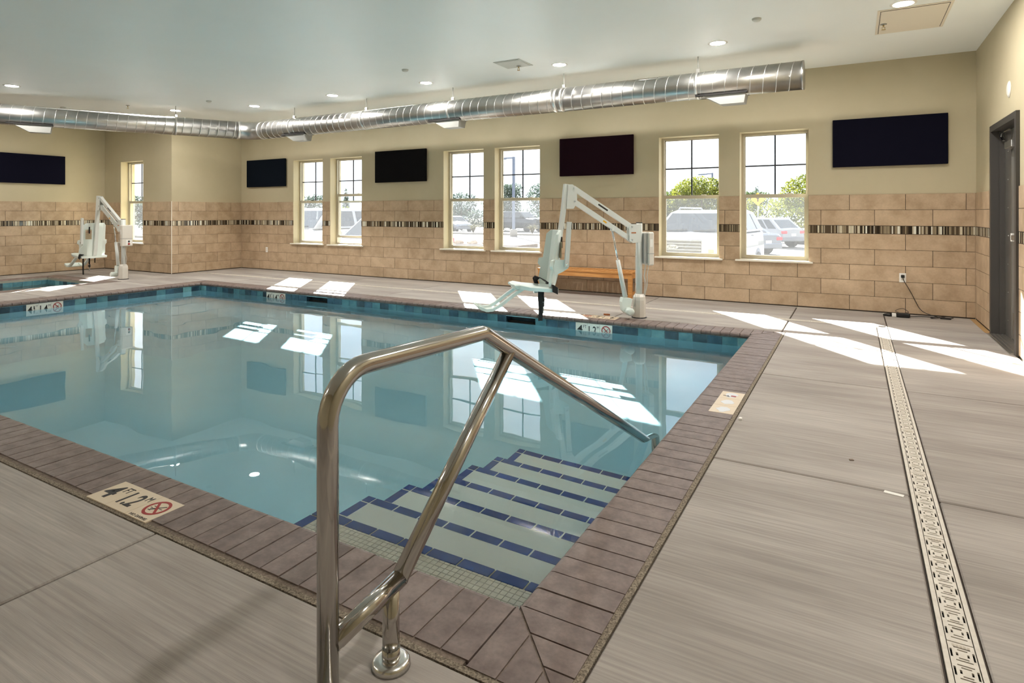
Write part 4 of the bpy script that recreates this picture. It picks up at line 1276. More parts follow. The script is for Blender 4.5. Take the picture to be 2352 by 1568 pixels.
for x, y, lb in ((-0.844, 6.405, 'small round ceiling cover left of the big access panel'), (-5.27, 6.33, 'small round ceiling cover in the middle of the ceiling'),
                 (-9.675, 6.41, 'small round ceiling cover near the duct elbow'), (-12.57, 5.475, 'small round ceiling cover above the angled duct')):
    detector(x, y, lb)
hatch = thing('ceiling_hatch', 'small square grey ceiling hatch with a brass sprinkler beside it', 'access panel', (-3.84, 6.77, ZC))
t = MB(); t.box(-0.19, 0.19, -0.19, 0.19, -0.006, 0.0); t.build('hatch_frame', plain('hatch_grey', srgb(196, 198, 192), 0.5), hatch)
t = MB(); t.box(-0.165, 0.165, -0.165, 0.165, -0.010, -0.006); t.build('hatch_door', MATS['hatch_grey'], hatch)
ap = thing('access_panel', 'large cream ceiling access panel near the right corner', 'access panel', (0.495, 7.17, ZC))
t = MB(); t.box(-0.30, 0.30, -0.44, 0.44, -0.005, 0.0); t.build('panel_frame', plain('panel_cream', srgb(232, 222, 204), 0.5), ap)
t = MB(); t.box(-0.275, -0.271, -0.41, 0.41, -0.0068, -0.004); t.box(0.271, 0.275, -0.41, 0.41, -0.0068, -0.004); t.box(-0.275, 0.275, -0.41, -0.406, -0.0068, -0.004); t.build('panel_gap', dark_gap, ap)
t = MB(); t.box(-0.268, 0.268, -0.403, 0.41, -0.008, -0.004); t.build('panel_door', MATS['panel_cream'], ap)
def sprinkler(x, y, label, z=ZC):
    s_ = thing('fire_sprinkler', label, 'sprinkler', (x, y, z), 0, 'pendent sprinklers')
    t = MB(); t.lathe([(0.03, 0.0), (0.032, -0.003), (0.015, -0.008)], 14); t.f = [f_[::-1] for f_ in t.f]; t.build('escutcheon', grille_grey, s_)
    t = MB(); t.tube([(0, 0, 0), (0, 0, -0.03)], 0.008, 8); t.tube([(0.012, 0, -0.03), (0.012, 0, -0.055)], 0.003, 6); t.tube([(-0.012, 0, -0.03), (-0.012, 0, -0.055)], 0.003, 6); t.build('body', brass, s_)
    t = MB(); t.lathe([(0.0, -0.058), (0.02, -0.058), (0.02, -0.055), (0.0, -0.055)], 12); t.build('deflector', brass, s_)
sprinkler(-3.82, 6.88, 'brass sprinkler hanging by the small square hatch', ZC - 0.010)
sprinkler(0.26, 7.208, 'brass sprinkler hanging by the large access panel', ZC - 0.008)
sprinkler(-11.35, 5.96, 'sprinkler with a dangling wire above the angled duct')

# ================================================================ WALL PANELS, OUTLETS, SPEAKER
def panel(name, label, x0, x1, z0, z1, m_, edge):
    p = thing(name, label, 'wall panel', ((x0 + x1) / 2, YB - 0.001, z0), 0, 'acoustic wall panels')
    hw = (x1 - x0) / 2
    t = MB(); t.box(-hw, hw, -0.050, -0.008, 0, z1 - z0, bevel=0.004); t.build('fabric_face', m_, p)
    t = MB()
    for q in (-hw * 0.6, hw * 0.6): t.box(q - 0.05, q + 0.05, -0.008, 0.0, 0.1, z1 - z0 - 0.1)
    t.build('wall_cleat', brushed, p)
panel('acoustic_panel', 'dark blue-black wall panel nearest the room corner', -12.04, -10.765, 1.85, 2.455, panel_teal, None)
panel('acoustic_panel', 'black wall panel between the two window pairs nearest the corner', -8.17, -6.92, 1.858, 2.466, panel_black, None)
panel('acoustic_panel', 'dark plum wall panel above the pool lift', -4.18, -2.94, 1.862, 2.470, panel_plum, None)
panel('acoustic_panel', 'navy wall panel between the right window and the door wall', -0.245, 0.986, 1.861, 2.476, panel_navy, None)
p = thing('acoustic_panel', 'navy wall panel on the far left wall above the spa', 'wall panel', (XL + 0.001, 5.90, 1.88), 0, 'acoustic wall panels')
t = MB(); t.box(0.008, 0.050, -0.62, 0.61, 0, 0.605, bevel=0.004); t.build('fabric_face', panel_navy, p)
t = MB(); t.box(0.0, 0.008, -0.4, 0.4, 0.2, 0.4); t.build('wall_cleat', brushed, p)

def outlet(x, z, label):
    o = thing('wall_outlet', label, 'outlet', (x, YB, z), 0, 'wall outlets')
    t = MB(); t.box(-0.036, 0.036, -0.006, 0.0, -0.057, 0.057, bevel=0.002); t.build('cover_plate', plate_white, o)
    for dz in (-0.02, 0.02):
        t = MB(); t.box(-0.016, 0.016, -0.0075, -0.005, dz - 0.013, dz + 0.013, bevel=0.001); s_ = t.build('socket', white_trim, o)
        t = MB()
        for dx in (-0.006, 0.006): t.box(dx - 0.001, dx + 0.001, -0.0078, -0.0074, dz - 0.004, dz + 0.005)
        t.build('slot', dark_gap, s_)
outlet(0.527, 0.455, 'white wall outlet with the black cord plugged in')
outlet(-11.41, 0.447, 'white wall outlet low on the tile near the room corner')

sp = thing('wall_speaker', 'round white wall speaker above the grey door', 'speaker', (XR + 0.01, 7.21, 2.427))
t = MB(); t.lathe([(0.0, -0.012), (0.055, -0.012), (0.066, -0.008), (0.072, 0.0)], 28, axis='x'); t.build('grille', plate_white, sp)
t = MB(); t.lathe([(0.072, -0.004), (0.078, -0.004), (0.078, 0.0)], 28, axis='x'); t.build('rim', white_trim, sp)

# power cord and adapter on the floor
pc = thing('power_adapter', 'black power adapter and looped cord lying against the wall base', 'power adapter', (0.50, 8.68, 0))
t = MB(); t.box(-0.06, 0.085, -0.05, 0.04, 0.001, 0.052, bevel=0.012); t.build('adapter_body', black_plastic, pc)
t = MB(); t.box(-0.10, -0.055, -0.045, 0.02, 0.004, 0.042, bevel=0.004); t.build('label_block', paper_white, pc)
t = MB(); t.tube([(-0.10, 0, 0.02), (-0.13, 0.0, 0.018), (-0.19, 0.01, 0.014)], [0.02, 0.024, 0.01], 8); t.build('plug_end', black_plastic, pc)
cpts = [(0.027, 0.255, -0.0 + 0.475), (0.035, 0.235, 0.43), (0.07, 0.24, 0.36), (0.12, 0.245, 0.26), (0.16, 0.245, 0.17), (0.20, 0.24, 0.09), (0.25, 0.21, 0.045), (0.34, 0.14, 0.02), (0.42, 0.10, 0.008), (0.50, 0.12, 0.008), (0.53, 0.18, 0.010), (0.49, 0.22, 0.012),
        (0.42, 0.15, 0.014), (0.36, 0.06, 0.010), (0.31, 0.03, 0.008), (0.30, 0.07, 0.008), (0.36, 0.09, 0.016), (0.44, 0.10, 0.016), (0.30, 0.13, 0.008), (0.20, 0.12, 0.007), (0.10, 0.05, 0.012), (0.07, 0.0, 0.02)]
def smooth_path(P_, n_=6):
    P_ = [Vector(p) for p in P_]; out = []
    for i in range(len(P_) - 1):
        p0, p1, p2, p3 = P_[max(i - 1, 0)], P_[i], P_[i + 1], P_[min(i + 2, len(P_) - 1)]
        for k in range(n_):
            t_ = k / n_
            out.append(0.5 * ((2 * p1) + (p2 - p0) * t_ + (2 * p0 - 5 * p1 + 4 * p2 - p3) * t_ ** 2 + (3 * p1 - p0 - 3 * p2 + p3) * t_ ** 3))
    out.append(P_[-1]); return out
t = MB(); t.tube(smooth_path(cpts), 0.0042, 8); t.build('cord', black_plastic, pc)
t = MB(); t.box(0.008, 0.046, 0.235, 0.263, 0.455, 0.492, bevel=0.005); t.build('wall_plug', black_plastic, pc)
t = MB(); t.tube(smooth_path([(-0.02, 0.02, 0.05), (-0.06, 0.09, 0.06), (0.02, 0.16, 0.085), (0.08, 0.12, 0.05), (0.04, 0.03, 0.052)]), 0.003, 6); t.build('thin_lead', black_plastic, pc)
t = MB(); t.box(0.39, 0.50, 0.06, 0.10, 0.001, 0.018, bevel=0.006); t.build('cable_tie_bundle', black_plastic, pc)

# ================================================================ DOOR
door = bpy.data.objects.new('door_1', None); COL.objects.link(door); struct(door, 'grey metal door in a dark steel frame on the right wall')
fx0, fx1 = XR - 0.018, XR + 0.165
t = MB()
for (y0, y1) in ((DY0 - 0.05, DY0 + 0.012), (DY1 - 0.012, DY1 + 0.05)):
    t.box(fx0, fx1, y0, y1, 0, DZ + 0.05)
t.box(fx0, fx1, DY0 + 0.012, DY1 - 0.012, DZ - 0.012, DZ + 0.05)
for (y0, y1) in ((DY0 + 0.012, DY0 + 0.027), (DY1 - 0.027, DY1 - 0.012)):
    t.box(XR + 0.055, XR + 0.10, y0, y1, 0, DZ - 0.012)
t.build('door_frame', jamb_grey, door)
lx = XR + 0.105
t = MB(); t.box(lx, lx + 0.045, DY0 + 0.016, DY1 - 0.016, 0.012, DZ - 0.016); leaf = t.build('door_leaf', door_grey, door)
t = MB(); t.box(lx - 0.006, lx, DY1 - 0.31, DY1 - 0.03, 0.012, DZ - 0.03)
hg = t.build('hinge_strip', brushed, leaf)
for k in range(7):
    t = MB(); t.lathe([(0.0, -0.003), (0.006, -0.002), (0.006, 0.0)], 8, c=(lx - 0.006, DY1 - 0.17, 0.18 + k * 0.285), axis='x'); t.build('screw', chrome, hg)
t = MB(); t.box(lx - 0.004, lx, DY0 + 0.05, DY1 - 0.34, 0.03, 0.28); t.build('kick_plate', brushed, leaf)
t = MB(); t.box(lx - 0.03, lx, DY0 + 0.15, DY1 - 0.42, 1.0, 1.05, bevel=0.005); t.build('push_bar', brushed, leaf)
t = MB(); t.box(lx - 0.02, lx, DY1 - 0.40, DY1 - 0.34, 0.985, 1.065, bevel=0.003); t.build('hinge_block', plate_white, leaf)
t = MB(); t.box(lx - 0.06, lx, DY1 - 0.60, DY1 - 0.30, 1.90, 1.97, bevel=0.006); t.build('closer_body', brushed, leaf)
t = MB(); t.bar((lx - 0.04, DY1 - 0.15, 2.0), (XR + 0.05, DY1 - 0.10, 2.065), 0.022, 0.008); t.bar((XR + 0.05, DY1 - 0.10, 2.07), (lx - 0.05, DY1 - 0.55, 2.075), 0.022, 0.008); t.build('closer_arm', chrome, leaf)
t = MB(); t.box(XR - 0.05, XR + 0.15, DY0 + 0.012, DY1 - 0.012, 0.0, 0.010)
th_ = t.build('threshold', brushed, door)
for k in range(4):
    t = MB(); t.box(XR - 0.035 + k * 0.035, XR - 0.022 + k * 0.035, DY0 + 0.02, DY1 - 0.02, 0.010, 0.013); t.build('threshold_rib', brushed, th_)
# wood strip at the wall base beside the door
t = MB(); t.box(XR - 0.055, XR - 0.002, DY1 + 0.05, YB - 0.02, 0.0, 0.003); 
struct(t.build('trim_2', plain('joint_filler_tan', srgb(172, 138, 92), 0.8)), 'tan joint filler strip along the right wall base')

# ================================================================ LITTER ON THE DECK
t = MB(); t.prism([(0, 0), (0.075, -0.012), (0.08, 0.012), (0.006, 0.026)], 0.0, 0.0015); o = t.build('paper_scrap', paper_white); o.location = (0.115, 3.195, 0.0005)
tag(o, 'white paper scrap lying by the trench drain', 'paper scrap')
t = MB(); t.prism([(0, 0), (0.02, 0.004), (0.018, 0.03), (0.004, 0.034)], 0.0, 0.012); o = t.build('tile_chip', paper_white); o.location = (-0.615, 3.87, 0.0)
tag(o, 'small pale chip lying beside the film-covered depth tiles', 'chip')
t = MB(); t.prism([(0, 0), (0.02, 0.008), (0.014, 0.022), (-0.004, 0.014)], 0.0, 0.004); o = t.build('debris_chip', mortar); o.location = (-0.02, 3.52, 0.0)
tag(o, 'small brown chip lying in the middle of the deck slab', 'chip')
t = MB(); t.prism([(0, 0), (0.05, 0.006), (0.085, 0.0), (0.05, -0.016), (0.01, -0.012)], 0.0, 0.02); o = t.build('dry_leaf', leaf_dry); o.location = (-2.70, 7.03, 0.0)
tag(o, 'orange-brown scrap lying by the far depth tiles', 'scrap')
# ================================================================ OUTSIDE
GZ = -0.50
asphalt = mottled('parking_asphalt', srgb(104, 102, 98), srgb(120, 117, 112), scale=3, rough=0.9, fine=(40, 0.08, (1, 1, 1)))
curb_mat = plain('curb_concrete', srgb(140, 134, 126), 0.9)
mulch = mottled('planter_mulch', srgb(84, 64, 48), srgb(112, 88, 70), scale=12, rough=0.95)
rock_mat = mottled('planter_rock', srgb(150, 128, 108), srgb(190, 172, 152), scale=6, rough=0.9)
line_white = plain('road_paint', srgb(220, 218, 210), 0.8)
t = MB(); t.box(-120, 40, YB + 0.3, 130, GZ - 0.3, GZ); t.box(-120, XL - TH, -40, YB + 0.3, GZ - 0.3, GZ)
struct(t.build('parking_ground', asphalt), 'sunlit pale parking lot outside the windows')
# painted bay lines
pl = thing('bay_lines', 'faded white parking bay lines outside', 'road marking')
for i in range(8):
    t = MB(); x = -17.6 + i * 2.75; t.box(x - 0.05, x + 0.05, 11.0, 16.2, GZ, GZ + 0.004); t.build('bay_line', line_white, pl)
# planter island beyond the lane
isl = struct(MB().box(-46, -14, 24.0, 25.2, GZ, GZ + 0.14).build('planter_curb', curb_mat), 'concrete curb of the planter island')
bed = struct(MB().box(-45.8, -14.2, 25.2, 27.6, GZ, GZ + 0.18).build('planter_bed', mulch), 'brown mulch planter strip')
isl2 = struct(MB().box(-60, -16, 41.2, 41.6, GZ, GZ + 0.15).build('lane_curb', curb_mat), 'grey curb along the far lane')
struct(MB().box(-60, -16, 41.6, 43.6, GZ, GZ + 0.12).build('verge_bed', mulch), 'brown mulch verge along the far lane')
# a low bank the trees stand on
struct(MB().box(-110, 35, 64, 120, GZ, GZ + 0.5).build('tree_bank', plain('dry_grass', srgb(100, 92, 62), 0.95)), 'dry grass bank under the far trees')

leaf_mats = []
def leaf_mat(name, a, b_):
    m, nt_, b = new_mat(name)
    oi = nt_.nodes.new('ShaderNodeNewGeometry'); rp = nt_.nodes.new('ShaderNodeValToRGB')
    no = nt_.nodes.new('ShaderNodeTexNoise'); no.inputs['Scale'].default_value = 1.6
    nt_.links.new(oi.outputs['Position'], no.inputs['Vector']); nt_.links.new(no.outputs['Fac'], rp.inputs['Fac'])
    rp.color_ramp.elements[0].position = 0.35; rp.color_ramp.elements[1].position = 0.65
    rp.color_ramp.elements[0].color = a; rp.color_ramp.elements[1].color = b_
    tl = nt_.nodes.new('ShaderNodeBsdfTranslucent'); mx_ = nt_.nodes.new('ShaderNodeMixShader'); mx_.inputs[0].default_value = 0.45
    nt_.links.new(rp.outputs[0], b.inputs['Base Color']); nt_.links.new(rp.outputs[0], tl.inputs[0]); b.inputs['Roughness'].default_value = 0.6
    out = [n_ for n_ in nt_.nodes if n_.type == 'OUTPUT_MATERIAL'][0]
    nt_.links.new(b.outputs[0], mx_.inputs[1]); nt_.links.new(tl.outputs[0], mx_.inputs[2]); nt_.links.new(mx_.outputs[0], out.inputs['Surface'])
    return m
lf_lime = leaf_mat('leaf_lime', srgb(70, 80, 26), srgb(122, 124, 48))
lf_green = leaf_mat('leaf_green', srgb(38, 54, 30), srgb(78, 90, 48))
lf_dusk = leaf_mat('leaf_blue_green', srgb(44, 58, 52), srgb(76, 88, 76))
lf_straw = leaf_mat('grass_straw', srgb(92, 90, 52), srgb(130, 124, 80))
bark = plain('bark', srgb(104, 88, 74), 0.9)

def foliage(seed, n_, blobs, size):
    """leaf clumps: small folded leaf quads scattered in blobs (centre, radii)"""
    rnd = random.Random(seed); vv = []; F = []
    wsum = [b[1][0] * b[1][1] * b[1][2] for b in blobs]
    for _ in range(n_):
        (c, r) = rnd.choices(blobs, weights=wsum)[0]
        while True:
            p = Vector((rnd.uniform(-1, 1), rnd.uniform(-1, 1), rnd.uniform(-1, 1)))
            if 0.15 < p.length < 1 and rnd.random() < p.length: break
        q = Vector((c[0] + p.x * r[0], c[1] + p.y * r[1], c[2] + p.z * r[2]))
        a = Vector((rnd.gauss(0, 1), rnd.gauss(0, 1), rnd.gauss(0, 1))).normalized(); b = a.orthogonal().normalized(); b.rotate(Matrix.Rotation(rnd.uniform(0, 6.28), 3, a))
        c2 = a.cross(b); s_ = size * rnd.uniform(0.5, 1.3); o = len(vv)
        vv += [q - b * s_, q - c2 * s_ * 0.5 + a * s_ * 0.2, q + b * s_, q + c2 * s_ * 0.5 + a * s_ * 0.2]
        F += [(o, o + 1, o + 2), (o, o + 2, o + 3)]
    m_ = MB(); m_.add(vv, F); return m_

def tree(name, label, x, y, top, radius, m_, seed, n_=1500, leaf=0.10, z0=GZ, cat='tree', group='trees beyond the parking lot'):
    rnd = random.Random(seed)
    tr = thing(name, label, cat, (x, y, z0), 0, group)
    H = top - z0
    t = MB(); t.tube([(0, 0, 0), (rnd.uniform(-.1, .1), rnd.uniform(-.1, .1), H * 0.3), (rnd.uniform(-.2, .2), 0, H * 0.75)], [0.05 * H / 2 + 0.03, 0.03 * H / 2 + 0.02, 0.02], 8)
    for k in range(5):
        a = rnd.uniform(0, 6.28); h0 = H * rnd.uniform(0.25, 0.5)
        t.tube([(0, 0, h0), (math.cos(a) * radius * 0.35, math.sin(a) * radius * 0.35, h0 + H * 0.15), (math.cos(a) * radius * 0.7, math.sin(a) * radius * 0.7, h0 + H * 0.28)], [0.05, 0.035, 0.012], 6)
    t.build('trunk', bark, tr)
    blobs = [((0, 0, H * 0.62), (radius * 0.7, radius * 0.7, H * 0.30))]
    for k in range(7):
        a = rnd.uniform(0, 6.28); d = rnd.uniform(0.35, 0.75) * radius
        blobs.append(((math.cos(a) * d, math.sin(a) * d, H * rnd.uniform(0.40, 0.80)), (radius * rnd.uniform(.25, .42), radius * rnd.uniform(.25, .42), H * rnd.uniform(.10, .18))))
    foliage(seed, n_ * 3, blobs, leaf).build('foliage', m_, tr)
    return tr
def zt(v, dep): return CAM_H + (489 - v) / 1379 * dep
tree('broadleaf_tree', 'large lime-green tree behind the white grille-nosed SUV', -9.3, 43.0, zt(392, 42), 3.0, lf_lime, 1, 3000)
tree('broadleaf_tree', 'smaller green tree left of the lime-green tree', -12.4, 44.5, zt(428, 44), 2.4, lf_green, 2, 1800)
tree('broadleaf_tree', 'bright lime tree behind the white hatchback in the right window', -2.2, 43.0, zt(388, 40), 3.0, lf_lime, 3, 3000)
tree('broadleaf_tree', 'low round green tree left in the right window', -9.0, 60.5, zt(430, 57), 2.4, lf_green, 4, 1400)
tree('broadleaf_tree', 'blue-green tree left in the lamp post window', -32.2, 54.5, zt(410, 62), 3.0, lf_dusk, 5, 2000)
tree('broadleaf_tree', 'sparse tree right in the lamp post window', -25.0, 49.5, zt(408, 55), 2.2, lf_dusk, 6, 900)
tree('broadleaf_tree', 'small dark-branched tree in the third window', -35.6, 51.8, zt(434, 62), 2.4, lf_dusk, 7, 1000)
tree('broadleaf_tree', 'pale tree seen right in the first window', -47.0, 43.2, zt(440, 60), 2.0, lf_dusk, 8, 900)
tree('broadleaf_tree', 'hazy green tree in the single left window', -47.0, 25.0, zt(440, 45), 2.2, lf_dusk, 9, 900)
def cypress(x, y, top, label, seed):
    c = thing('cypress_tree', label, 'tree', (x, y, GZ), 0, 'thin cypress trees')
    t = MB(); t.tube([(0, 0, 0), (0, 0, (top - GZ) * 0.9)], [0.12, 0.03], 6); t.build('trunk', bark, c)
    H = top - GZ
    foliage(seed, 1500, [((0, 0, H * 0.45), (0.55, 0.55, H * 0.35)), ((0, 0, H * 0.72), (0.34, 0.34, H * 0.28))], 0.10).build('foliage', lf_dusk, c)
cypress(-11.3, 86.0, zt(426, 80), 'thin dark cypress left in the right window', 11)
cypress(-62.5, 62.2, zt(433, 85), 'thin dark cypress in the second window', 12)
def hedge(x, y, w, h_, m_, label, seed, n_=700):
    h = thing('hedge_shrub', label, 'shrub', (x, y, GZ), 0, 'shrubs behind the parking lot')
    t = MB()
    for k in range(6):
        a = k * 1.05; t.tube([(0.1 * math.cos(a), 0.1 * math.sin(a), 0), (w * 0.3 * math.cos(a), 0.4 * math.sin(a), h_ * 0.6)], [0.05, 0.015], 5)
    t.build('stems', bark, h)
    foliage(seed, n_ * 3, [((0, 0, h_ * 0.5), (w * 0.55, 1.0, h_ * 0.52)), ((w * 0.25, 0, h_ * 0.6), (w * 0.3, 0.8, h_ * 0.42)), ((-w * 0.28, 0, h_ * 0.55), (w * 0.3, 0.8, h_ * 0.4))], 0.12).build('foliage', m_, h)
hs_ = [(-1.0, 46.5, 5.5, 2.9, lf_lime, 'lime hedge at the right end behind the white hatchback'), (-5.6, 47, 5.5, 2.9, lf_lime, 'lime hedge behind the yellow sign'), (-9.8, 47.5, 5.0, 2.6, lf_green, 'green hedge behind the lime-green tree'),
       (-14.0, 48.5, 5.0, 2.5, lf_green, 'green hedge left of the lime-green tree'), (-22.0, 55.5, 7.0, 2.4, lf_dusk, 'grey-green hedge behind the dark SUV'), (-28.5, 56.5, 7.0, 2.3, lf_dusk, 'grey-green hedge right of the blue-green tree'),
       (-34.5, 57.0, 7.0, 2.3, lf_dusk, 'grey-green hedge behind the silver sedan'), (-40.5, 57.5, 7.0, 2.2, lf_dusk, 'grey-green hedge left of the silver sedan'), (-50.0, 48.0, 7.0, 2.4, lf_lime, 'yellow-green hedge in the second window'),
       (-55.0, 44.0, 7.0, 2.4, lf_lime, 'yellow-green hedge in the first window'), (-44.5, 53, 6.0, 2.4, lf_dusk, 'grey hedge right in the second window'), (-50.0, 29.0, 7.0, 2.2, lf_dusk, 'grey-green hedge in the single left window')]
for i, (x, y, w, h_, m_, lb) in enumerate(hs_): hedge(x, y, w, h_, m_, lb, 30 + i)
def tuft(x, y, label, seed):
    g = thing('grass_tuft', label, 'grass tuft', (x, y, GZ + 0.12), 0, 'ornamental grasses on the verge')
    rnd = random.Random(seed); m_ = MB()
    for k in range(70):
        a = rnd.uniform(0, 6.28); l = rnd.uniform(0.5, 0.85); s_ = rnd.uniform(0.15, 0.75)
        m_.tube([(0, 0, 0), (math.cos(a) * s_ * 0.4, math.sin(a) * s_ * 0.4, l * 0.7), (math.cos(a) * s_, math.sin(a) * s_, l * (1 - s_ * 0.3))], [0.02, 0.012, 0.003], 3)
    m_.build('blades', lf_straw, g)
for i, (x, y, lb) in enumerate(((-27.6, 41.9, 'straw grass tuft left below the silver sedan'), (-25.8, 42.2, 'straw grass tuft right below the silver sedan'), (-22.3, 42.4, 'straw grass tuft left below the dark SUV'), (-20.6, 42.6, 'straw grass tuft right below the dark SUV'))):
    tuft(x, y, lb, 60 + i)
for i in range(9):
    rnd = random.Random(80 + i); x = -23.0 + i * 0.85 + rnd.uniform(-.1, .1); y = 25.7 + rnd.uniform(0, 1.2); m_ = MB(); r = rnd.uniform(0.16, 0.30)
    m_.lathe([(0.0, -0.05), (r, 0.0), (r * 1.05, r * 0.3), (r * 0.7, r * 0.62), (0.0, r * 0.72)], 7, smooth=False)
    for k, p in enumerate(m_.v): m_.v[k] = (p[0] * rnd.uniform(.85, 1.15), p[1] * rnd.uniform(.85, 1.15), p[2] * rnd.uniform(.9, 1.1))
    o = m_.build('planter_rock', rock_mat); o.location = (x, y, GZ + 0.19)
    tag(o, 'small brown rock lying in the mulch planter strip outside', 'rock', 'rocks in the planter strip')

def lamp_post(x, y, top, arm, label):
    p = thing('lamp_post', label, 'lamp post', (x, y, GZ), 0, 'parking lot lamp posts')
    H = top - GZ; m_ = plain('post_blue_grey', srgb(110, 118, 134), 0.5) if 'post_blue_grey' not in MATS else MATS['post_blue_grey']
    t = MB(); t.box(-0.08, 0.08, -0.08, 0.08, 0.5, H); t.build('pole', m_, p)
    t = MB(); t.lathe([(0.28, 0), (0.28, 0.5), (0.2, 0.55)], 16); t.build('footing', curb_mat, p)
    R_ = Vector((math.cos(YAW), math.sin(YAW), 0)) * -1
    t = MB(); t.bar((0, 0, H - 0.08), R_ * 0.6 + Vector((0, 0, H - 0.10)), 0.12, 0.1); t.build('arm', m_, p)
    t = MB(); t.bar(R_ * 0.55 + Vector((0, 0, H - 0.13)), R_ * 1.45 + Vector((0, 0, H - 0.19)), 0.38, 0.12); t.build('lamp_head', m_, p)
lamp_post(-22.2, 39.2, zt(360, 45), 1, 'blue-grey lamp post in the window left of the pool lift')
lamp_post(-12.3, 62.0, zt(397, 60), 1, 'thin lamp post in front of the lime-green tree')
sg = thing('warning_sign', 'yellow diamond road sign on a post in the right window', 'road sign', (-4.73, 36.4, GZ))
t = MB(); t.box(-0.035, 0.035, -0.02, 0.02, 0, 2.6); t.build('sign_post', grille_grey, sg)
t = MB(); M = Matrix.Translation((0, -0.035, 2.55)) @ Matrix.Rotation(PI / 4, 4, 'Y')
t.box(-0.27, 0.27, -0.008, 0.008, -0.27, 0.27, M=M); t.build('sign_board', plain('sign_amber', srgb(255, 178, 60), 0.5), sg)
t = MB(); t.box(-0.03, 0.03, -0.046, -0.0435, 2.40, 2.62); t.bar((0, -0.045, 2.55), (0.1, -0.045, 2.66), 0.05, 0.002, up=(0, 1, 0)); t.bar((0, -0.045, 2.55), (-0.1, -0.045, 2.66), 0.05, 0.002, up=(0, 1, 0)); t.build('sign_symbol', print_black, sg)

# ---------------------------------------------------------------- cars
car_white = plain('car_white', srgb(142, 143, 147), 0.18, **{'Coat Weight': 0.6})
car_silver = plain('car_silver', srgb(112, 116, 124), 0.22, 0.4, **{'Coat Weight': 0.6})
car_dark = plain('car_charcoal', srgb(44, 47, 54), 0.2, 0.3, **{'Coat Weight': 0.6})
car_glass = plain('car_glass', srgb(40, 46, 54), 0.06, 0.0, 0.8)
tyre = plain('tyre_rubber', srgb(38, 38, 40), 0.8)
alloy = plain('alloy_wheel', (0.55, 0.55, 0.57, 1), 0.3, 1.0)
lamp_clear = plain('headlamp', srgb(214, 216, 220), 0.08)
lamp_red = plain('tail_lamp', srgb(214, 60, 70), 0.15)
lamp_amber = plain('indicator', srgb(226, 150, 96), 0.2)
trim_grey = plain('bumper_grey', srgb(120, 120, 124), 0.6)
grille_dark = plain('grille_dark', srgb(70, 68, 70), 0.5)

